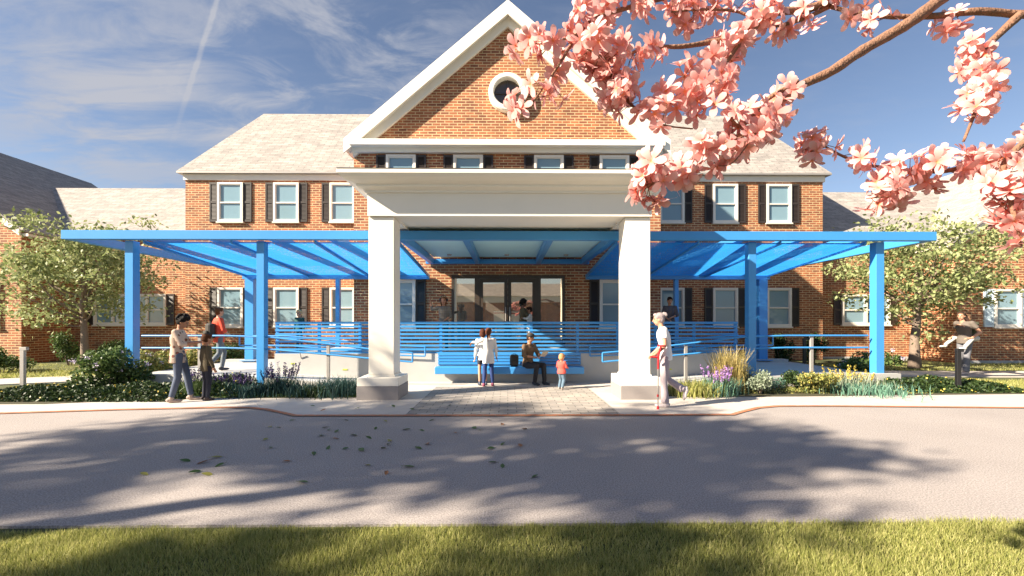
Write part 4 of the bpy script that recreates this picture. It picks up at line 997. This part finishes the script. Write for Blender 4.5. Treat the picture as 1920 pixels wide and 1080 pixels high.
person('ponytailed girl in long pale grey coat and blue leggings, hugging another girl',at(916,10.20),R(8),1.36,dict(pel=(0,0,.93),lel=(-.30,.04,1.30),lwr=(-.46,.10,1.30),lhd=(-.5,.5,-.5),rel=(.21,-.02,1.10),rwr=(.24,.05,.87),lan=(-.14,-.03,.085),lkn=(-.11,.03,.49),ran=(.12,.02,.085)),
 sk='mid',top=(.62,.60,.58),hem=.15,bottom=(.02,.045,.16),hair='pony',hc=(.10,.035,.018),hk=1.13,shoe=(.16,.02,.06),flare=.01,lift=.042,hy=R(-20))
person('girl in white top and dark shorts partly hidden behind the ponytailed girl',at(905,10.38),R(15),1.33,dict(rel=(.28,.03,1.22),rwr=(.40,.02,1.15)),sk='light',top=(.72,.74,.76),sleeve=1,hem=.05,bottom=(.02,.02,.03),legs=.6,hair='bob',hc=(.075,.025,.014),hk=1.13,shoe=(.03,.04,.07))
# seated man
sx_=(990-952)*10.7/F
person('bearded man in dark cap and tan shirt sitting on the blue bench reading a tablet',(sx_,10.70,0),R(-138),1.62,dict(pel=(0,0,.50),wst=(0,.0,.66),chs=(0,.03,.86),nek=(0,.06,1.03),hed=(0,.09,1.185),
  lsh=(-.175,.04,.97),lel=(-.25,.13,.74),lwr=(-.10,.37,.75),lhd=(.15,1,.1),rsh=(.175,.04,.97),rel=(.25,.10,.74),rwr=(.08,.35,.70),rhd=(0,1,.2),
  lhp=(-.09,.02,.48),lkn=(-.12,.44,.50),lan=(-.12,.47,.085),rhp=(.09,.02,.48),rkn=(.13,.44,.50),ran=(.12,.36,.085),lft=(0,1,0),rft=(0,1,0)),
  sk='mid',top=(.14,.085,.045),hem=-.04,sleeve=.7,bottom=(.018,.018,.022),hair='short',hc=(.03,.018,.012),hat=(.05,.045,.042),hp=-.28,hy=.45,wk=1.05,shoe=(.02,.022,.03),grip=.8)
tq=R(-138); fw=Vector((-math.sin(tq),math.cos(tq),0)); rt=Vector((math.cos(tq),math.sin(tq),0))
tp=Vector((sx_,10.70,0))+fw*.50+Vector((0,0,.70)); to=empty('tablet',tp,'thin pale tablet held by the seated man','tablet',None,tq)
bb=MB().cbox(-.10,.10,-.005,.005,0,.16,.003); bb.rot(Matrix.Rotation(-.7,3,'X')); bb.build('case',cloth((.5,.45,.35),.4),to,local=True)
bd=MB(); 
person('toddler in coral shirt and blue jeans walking unsteadily across the pavers',at(1053,9.75),R(-35),.75,dict(lkn=(-.10,.12,.50),lan=(-.14,.02,.085),rkn=(.10,.08,.5),ran=(.15,-.22,.12),rft=(0,.8,-.5),lel=(-.26,.04,1.16),lwr=(-.28,.2,1.05),rel=(.25,.04,1.15),rwr=(.22,.22,1.1)),
 sk='light',top=(.60,.09,.07),hem=.02,bottom=(.10,.16,.22),hair='short',hc=(.50,.26,.12),hk=1.75,wk=1.45,shoe=(.45,.38,.34),hp=-.2)
# crutch woman facing left
cw=at(1247,7.72)
person('woman in white T-shirt and pale mauve trousers walking with a crutch beside the right column',cw,R(78),1.69,
 dict(pel=(0,-.01,.94),wst=(0,-.01,1.09),chs=(0,.02,1.27),nek=(0,.045,1.43),hed=(0,.10,1.565),lsh=(-.165,.03,1.38),lel=(-.22,.03,1.10),lwr=(-.20,.20,.94),lhd=(0,1,-.3),
      rsh=(.165,.03,1.38),rel=(.22,.0,1.10),rwr=(.2,.17,.95),lkn=(-.09,.03,.50),lan=(-.09,.0,.085),rkn=(.10,-.04,.50),ran=(.10,-.34,.30),rft=(0,.25,-1)),
 sk='light',top=(.80,.78,.76),sleeve=.4,bottom=(.42,.35,.37),hair='bun',hc=(.30,.25,.25),hp=-.12,shoe=(.55,.48,.48),lift=.072,grip=1.3)
co=empty('crutch',(0,0,0),'red and silver forearm crutch held by the woman in the white T-shirt','crutch')
A_=Vector(cw)+Vector((-.20,-.235,0)); 
MB().tube([A_+Vector((0,0,.05)),A_+Vector((.005,0,.72))],.011,8).build('shaft',M['steel'],co)
RED=cloth((.55,.02,.025),.4)
MB().tube([A_+Vector((0,0,0)),A_+Vector((0,0,.06))],[.024,.018],10).build('tip',RED,co); MB().tube([A_+Vector((0,0,.22)),A_+Vector((0,0,.26))],.018,10).build('collar',RED,co)
MB().tube([A_+Vector((.005,0,.70)),A_+Vector((.01,0,.93)),A_+Vector((.05,0,1.08))],[.018,.022,.018],8).build('frame',RED,co)
MB().tube([A_+Vector((.01,.0,.90)),A_+Vector((-.13,.0,.91))],.017,8).build('grip',RED,co)
cu=MB(); 
for k in range(9):
    t=R(-30+k*30); pass
cu.tube([A_+Vector((.06+.055*math.cos(R(-140+k*35)),.055*math.sin(R(-140+k*35)),1.10)) for k in range(9)],.018,6); cu.build('cuff',RED,co)
co_l=co
person('man in plaid shirt with short dark hair standing behind the guard rail at the right',at(1257,12.3,.72),R(160),1.50,dict(lel=(-.22,.08,1.12),lwr=(-.05,.22,1.05),rel=(.22,.08,1.12),rwr=(.05,.22,1.0)),sk='mid',topm=stripes((.06,.05,.055),(.18,.15,.15),18,True),sleeve=.7,hair='short',hc=(.03,.016,.010),hp=-.35,hy=R(20),bottom=(.03,.03,.04),hk=1.04)
# piggyback
mw=at(1818,12.4)
person('man in grey-brown striped T-shirt and jeans carrying a girl piggyback on the right path',mw,R(92),1.84,dict(pel=(0,0,.93),chs=(0,.04,1.26),nek=(0,.06,1.42),hed=(0,.10,1.56),lsh=(-.19,.02,1.37),lel=(-.28,-.10,1.13),lwr=(-.24,.10,.98),lhd=(.4,1,0),rsh=(.19,.02,1.37),rel=(.28,-.10,1.13),rwr=(.24,.10,.98),rhd=(-.4,1,0),
  lkn=(-.10,.06,.49),lan=(-.12,.10,.085),rkn=(.10,.02,.49),ran=(.12,-.14,.085)),sk='light',topm=stripes((.09,.075,.06),(.17,.14,.12),40),sleeve=.45,bottom=(.17,.17,.19),hair='short',hc=(.05,.03,.02),hy=R(25),wk=1.1,shoe=(.4,.33,.3),lift=.062)
tq=R(92); fw=Vector((-math.sin(tq),math.cos(tq),0))
person('girl in green T-shirt and pale leggings carried piggyback by the man on the right path',Vector(mw)-fw*.25+Vector((0,0,.54)),R(92),1.45,dict(pel=(0,-.03,.62),wst=(0,-.02,.78),chs=(0,.03,.97),nek=(0,.08,1.13),hed=(.06,.12,1.27),lsh=(-.16,.06,1.08),lel=(-.20,.30,1.08),lwr=(.05,.48,1.05),lhd=(1,.1,0),rsh=(.16,.06,1.08),rel=(.22,.28,1.06),rwr=(-.02,.46,1.02),rhd=(-1,.1,0),
  lhp=(-.10,0,.60),lkn=(-.27,.36,.58),lan=(-.24,.58,.30),rhp=(.10,0,.60),rkn=(.27,.36,.60),ran=(.28,.70,.36),lft=(0,1,.1),rft=(.1,1,.0)),sk='light',top=(.09,.10,.06),sleeve=.4,bottom=(.55,.53,.50),legs=.93,hair='bob',hc=(.12,.07,.04),hk=1.12,hy=R(10),shoe=(.70,.65,.60),hem=-.06)
# ------------------------------------------------------------------ world, sun, camera
EL,AZ=31.0,67.0   # sun elevation; azimuth to the left of straight-behind the camera
ts=Vector((-math.sin(R(AZ))*math.cos(R(EL)),-math.cos(R(AZ))*math.cos(R(EL)),math.sin(R(EL))))
sun=bpy.data.lights.new('sun','SUN'); sun.energy=5.0; sun.angle=R(.7); sun.color=(1.0,.87,.69)
so=bpy.data.objects.new('sun',sun); COL.objects.link(so); so.rotation_euler=ts.to_track_quat('Z','Y').to_euler(); so.location=ts*60
w=bpy.data.worlds.new('World'); scene.world=w; w.use_nodes=True; nt=w.node_tree; bg=nt.nodes['Background']
sky=N(nt,'ShaderNodeTexSky'); sky.sky_type='NISHITA'; sky.sun_disc=False; sky.sun_elevation=R(EL); sky.sun_rotation=math.atan2(ts.x,ts.y)
sky.altitude=300; sky.air_density=1.0; sky.dust_density=.6; sky.ozone_density=2.5
tc=N(nt,'ShaderNodeTexCoord')
def vm(op,a=None,b=None):
    n=N(nt,'ShaderNodeVectorMath',operation=op)
    if a is not None: nt.links.new(a,n.inputs[0])
    if b is not None:
        if isinstance(b,(tuple,Vector)): n.inputs[1].default_value=b
        else: nt.links.new(b,n.inputs[1])
    return n
def mth(op,a,b=None,c=None):
    n=N(nt,'ShaderNodeMath',operation=op)
    for i,x in enumerate((a,b,c)):
        if x is None: continue
        if isinstance(x,(int,float)): n.inputs[i].default_value=x
        else: nt.links.new(x,n.inputs[i])
    return n.outputs[0]
D=tc.outputs['Generated']; sep=N(nt,'ShaderNodeSeparateXYZ'); nt.links.new(D,sep.inputs[0])
zz=mth('MAXIMUM',sep.outputs[2],.06)
# project onto a high cloud layer
cx=mth('DIVIDE',sep.outputs[0],mth('ADD',zz,.12)); cy=mth('DIVIDE',sep.outputs[1],mth('ADD',zz,.12))
cmb=N(nt,'ShaderNodeCombineXYZ'); nt.links.new(cx,cmb.inputs[0]); nt.links.new(cy,cmb.inputs[1])
def cl(scale,rot,st,lo,hi,det=9,dist=.8,off=(0,0,0)):
    mp=N(nt,'ShaderNodeMapping'); mp.inputs['Rotation'].default_value=(0,0,rot); mp.inputs['Scale'].default_value=(scale,scale*st,1); mp.inputs['Location'].default_value=off
    nt.links.new(cmb.outputs[0],mp.inputs[0]); nz=N(nt,'ShaderNodeTexNoise'); nz.inputs['Scale'].default_value=1; nz.inputs['Detail'].default_value=det; nz.inputs['Roughness'].default_value=.62; nz.inputs['Distortion'].default_value=dist
    nt.links.new(mp.outputs[0],nz.inputs['Vector']); mr=N(nt,'ShaderNodeMapRange',interpolation_type='SMOOTHSTEP'); mr.inputs['From Min'].default_value=lo; mr.inputs['From Max'].default_value=hi
    nt.links.new(nz.outputs['Fac'],mr.inputs[0]); return mr.outputs[0]
c1=cl(1.5,R(35),2.6,.47,.78,off=(3,1,0)); c2=cl(5,R(-30),2.0,.45,.85,dist=.3)
def spot(px,py,r0,r1):
    v=Vector(((px-952)/F,1,(605-py)/F)).normalized(); d=vm('DOT_PRODUCT',D,tuple(v)).outputs['Value']
    mr=N(nt,'ShaderNodeMapRange',interpolation_type='SMOOTHSTEP'); mr.inputs['From Min'].default_value=math.cos(R(r1)); mr.inputs['From Max'].default_value=math.cos(R(r0)); nt.links.new(d,mr.inputs[0]); return mr.outputs[0]
c3=cl(1.6,R(20),3.0,.36,.62,dist=.6,off=(1.3,.4,0)); c4=cl(3.0,R(-35),1.6,.40,.68,off=(2,2,0))
tot=mth('ADD',mth('MULTIPLY',c1,.08),mth('MULTIPLY',c2,.14))
tot=mth('ADD',tot,mth('MULTIPLY',mth('MULTIPLY',spot(80,80,2,13),c3),.6))
tot=mth('ADD',tot,mth('MULTIPLY',mth('MULTIPLY',spot(640,150,3,22),c4),.75))
tot=mth('ADD',tot,mth('MULTIPLY',mth('MULTIPLY',spot(330,280,1,12),c3),.5))
# contrail
d1=Vector(((412-952)/F,1,(605-0)/F)).normalized(); d2=Vector(((334-952)/F,1,(605-250)/F)).normalized(); nn=d1.cross(d2).normalized()
wob=N(nt,'ShaderNodeTexNoise'); wob.inputs['Scale'].default_value=45; nt.links.new(D,wob.inputs['Vector'])
dist=mth('ABSOLUTE',mth('ADD',vm('DOT_PRODUCT',D,tuple(nn)).outputs['Value'],mth('MULTIPLY',mth('SUBTRACT',wob.outputs['Fac'],.5),.006)))
mr=N(nt,'ShaderNodeMapRange',interpolation_type='SMOOTHSTEP'); mr.inputs['From Min'].default_value=.0055; mr.inputs['From Max'].default_value=.001; nt.links.new(dist,mr.inputs[0])
mr2=N(nt,'ShaderNodeMapRange',interpolation_type='SMOOTHSTEP'); mr2.inputs['From Min'].default_value=.28; mr2.inputs['From Max'].default_value=.45; nt.links.new(sep.outputs[2],mr2.inputs[0])
side=mth('GREATER_THAN',sep.outputs[1],.0)
tot=mth('ADD',tot,mth('MULTIPLY',mth('MULTIPLY',mth('MULTIPLY',mr.outputs[0],mr2.outputs[0]),side),.42))
fade=N(nt,'ShaderNodeMapRange',interpolation_type='SMOOTHSTEP'); fade.inputs['From Min'].default_value=.0; fade.inputs['From Max'].default_value=.12; nt.links.new(sep.outputs[2],fade.inputs[0])
tot=mth('MINIMUM',mth('MULTIPLY',tot,fade.outputs[0]),.92)
mx=N(nt,'ShaderNodeMix',data_type='RGBA'); nt.links.new(tot,mx.inputs['Factor']); nt.links.new(sky.outputs[0],mx.inputs['A']); mx.inputs['B'].default_value=(3.1,3.6,4.2,1)
tn=vm('MULTIPLY',mx.outputs['Result'],(.95,.84,.80)); nt.links.new(tn.outputs[0],bg.inputs['Color']); bg.inputs['Strength'].default_value=.056
cam=bpy.data.cameras.new('camera'); cam.sensor_width=36; cam.lens=F/1920*36; cam.clip_start=.05; cam.clip_end=600
co=bpy.data.objects.new('camera',cam); COL.objects.link(co); co.location=(0,0,EYE); co.rotation_euler=(R(90),0,-R(.56)); cam.shift_y=65/1920
scene.camera=co
scene.view_settings.view_transform='Standard'; scene.view_settings.look='None'; scene.view_settings.gamma=1; scene.view_settings.exposure=1.72
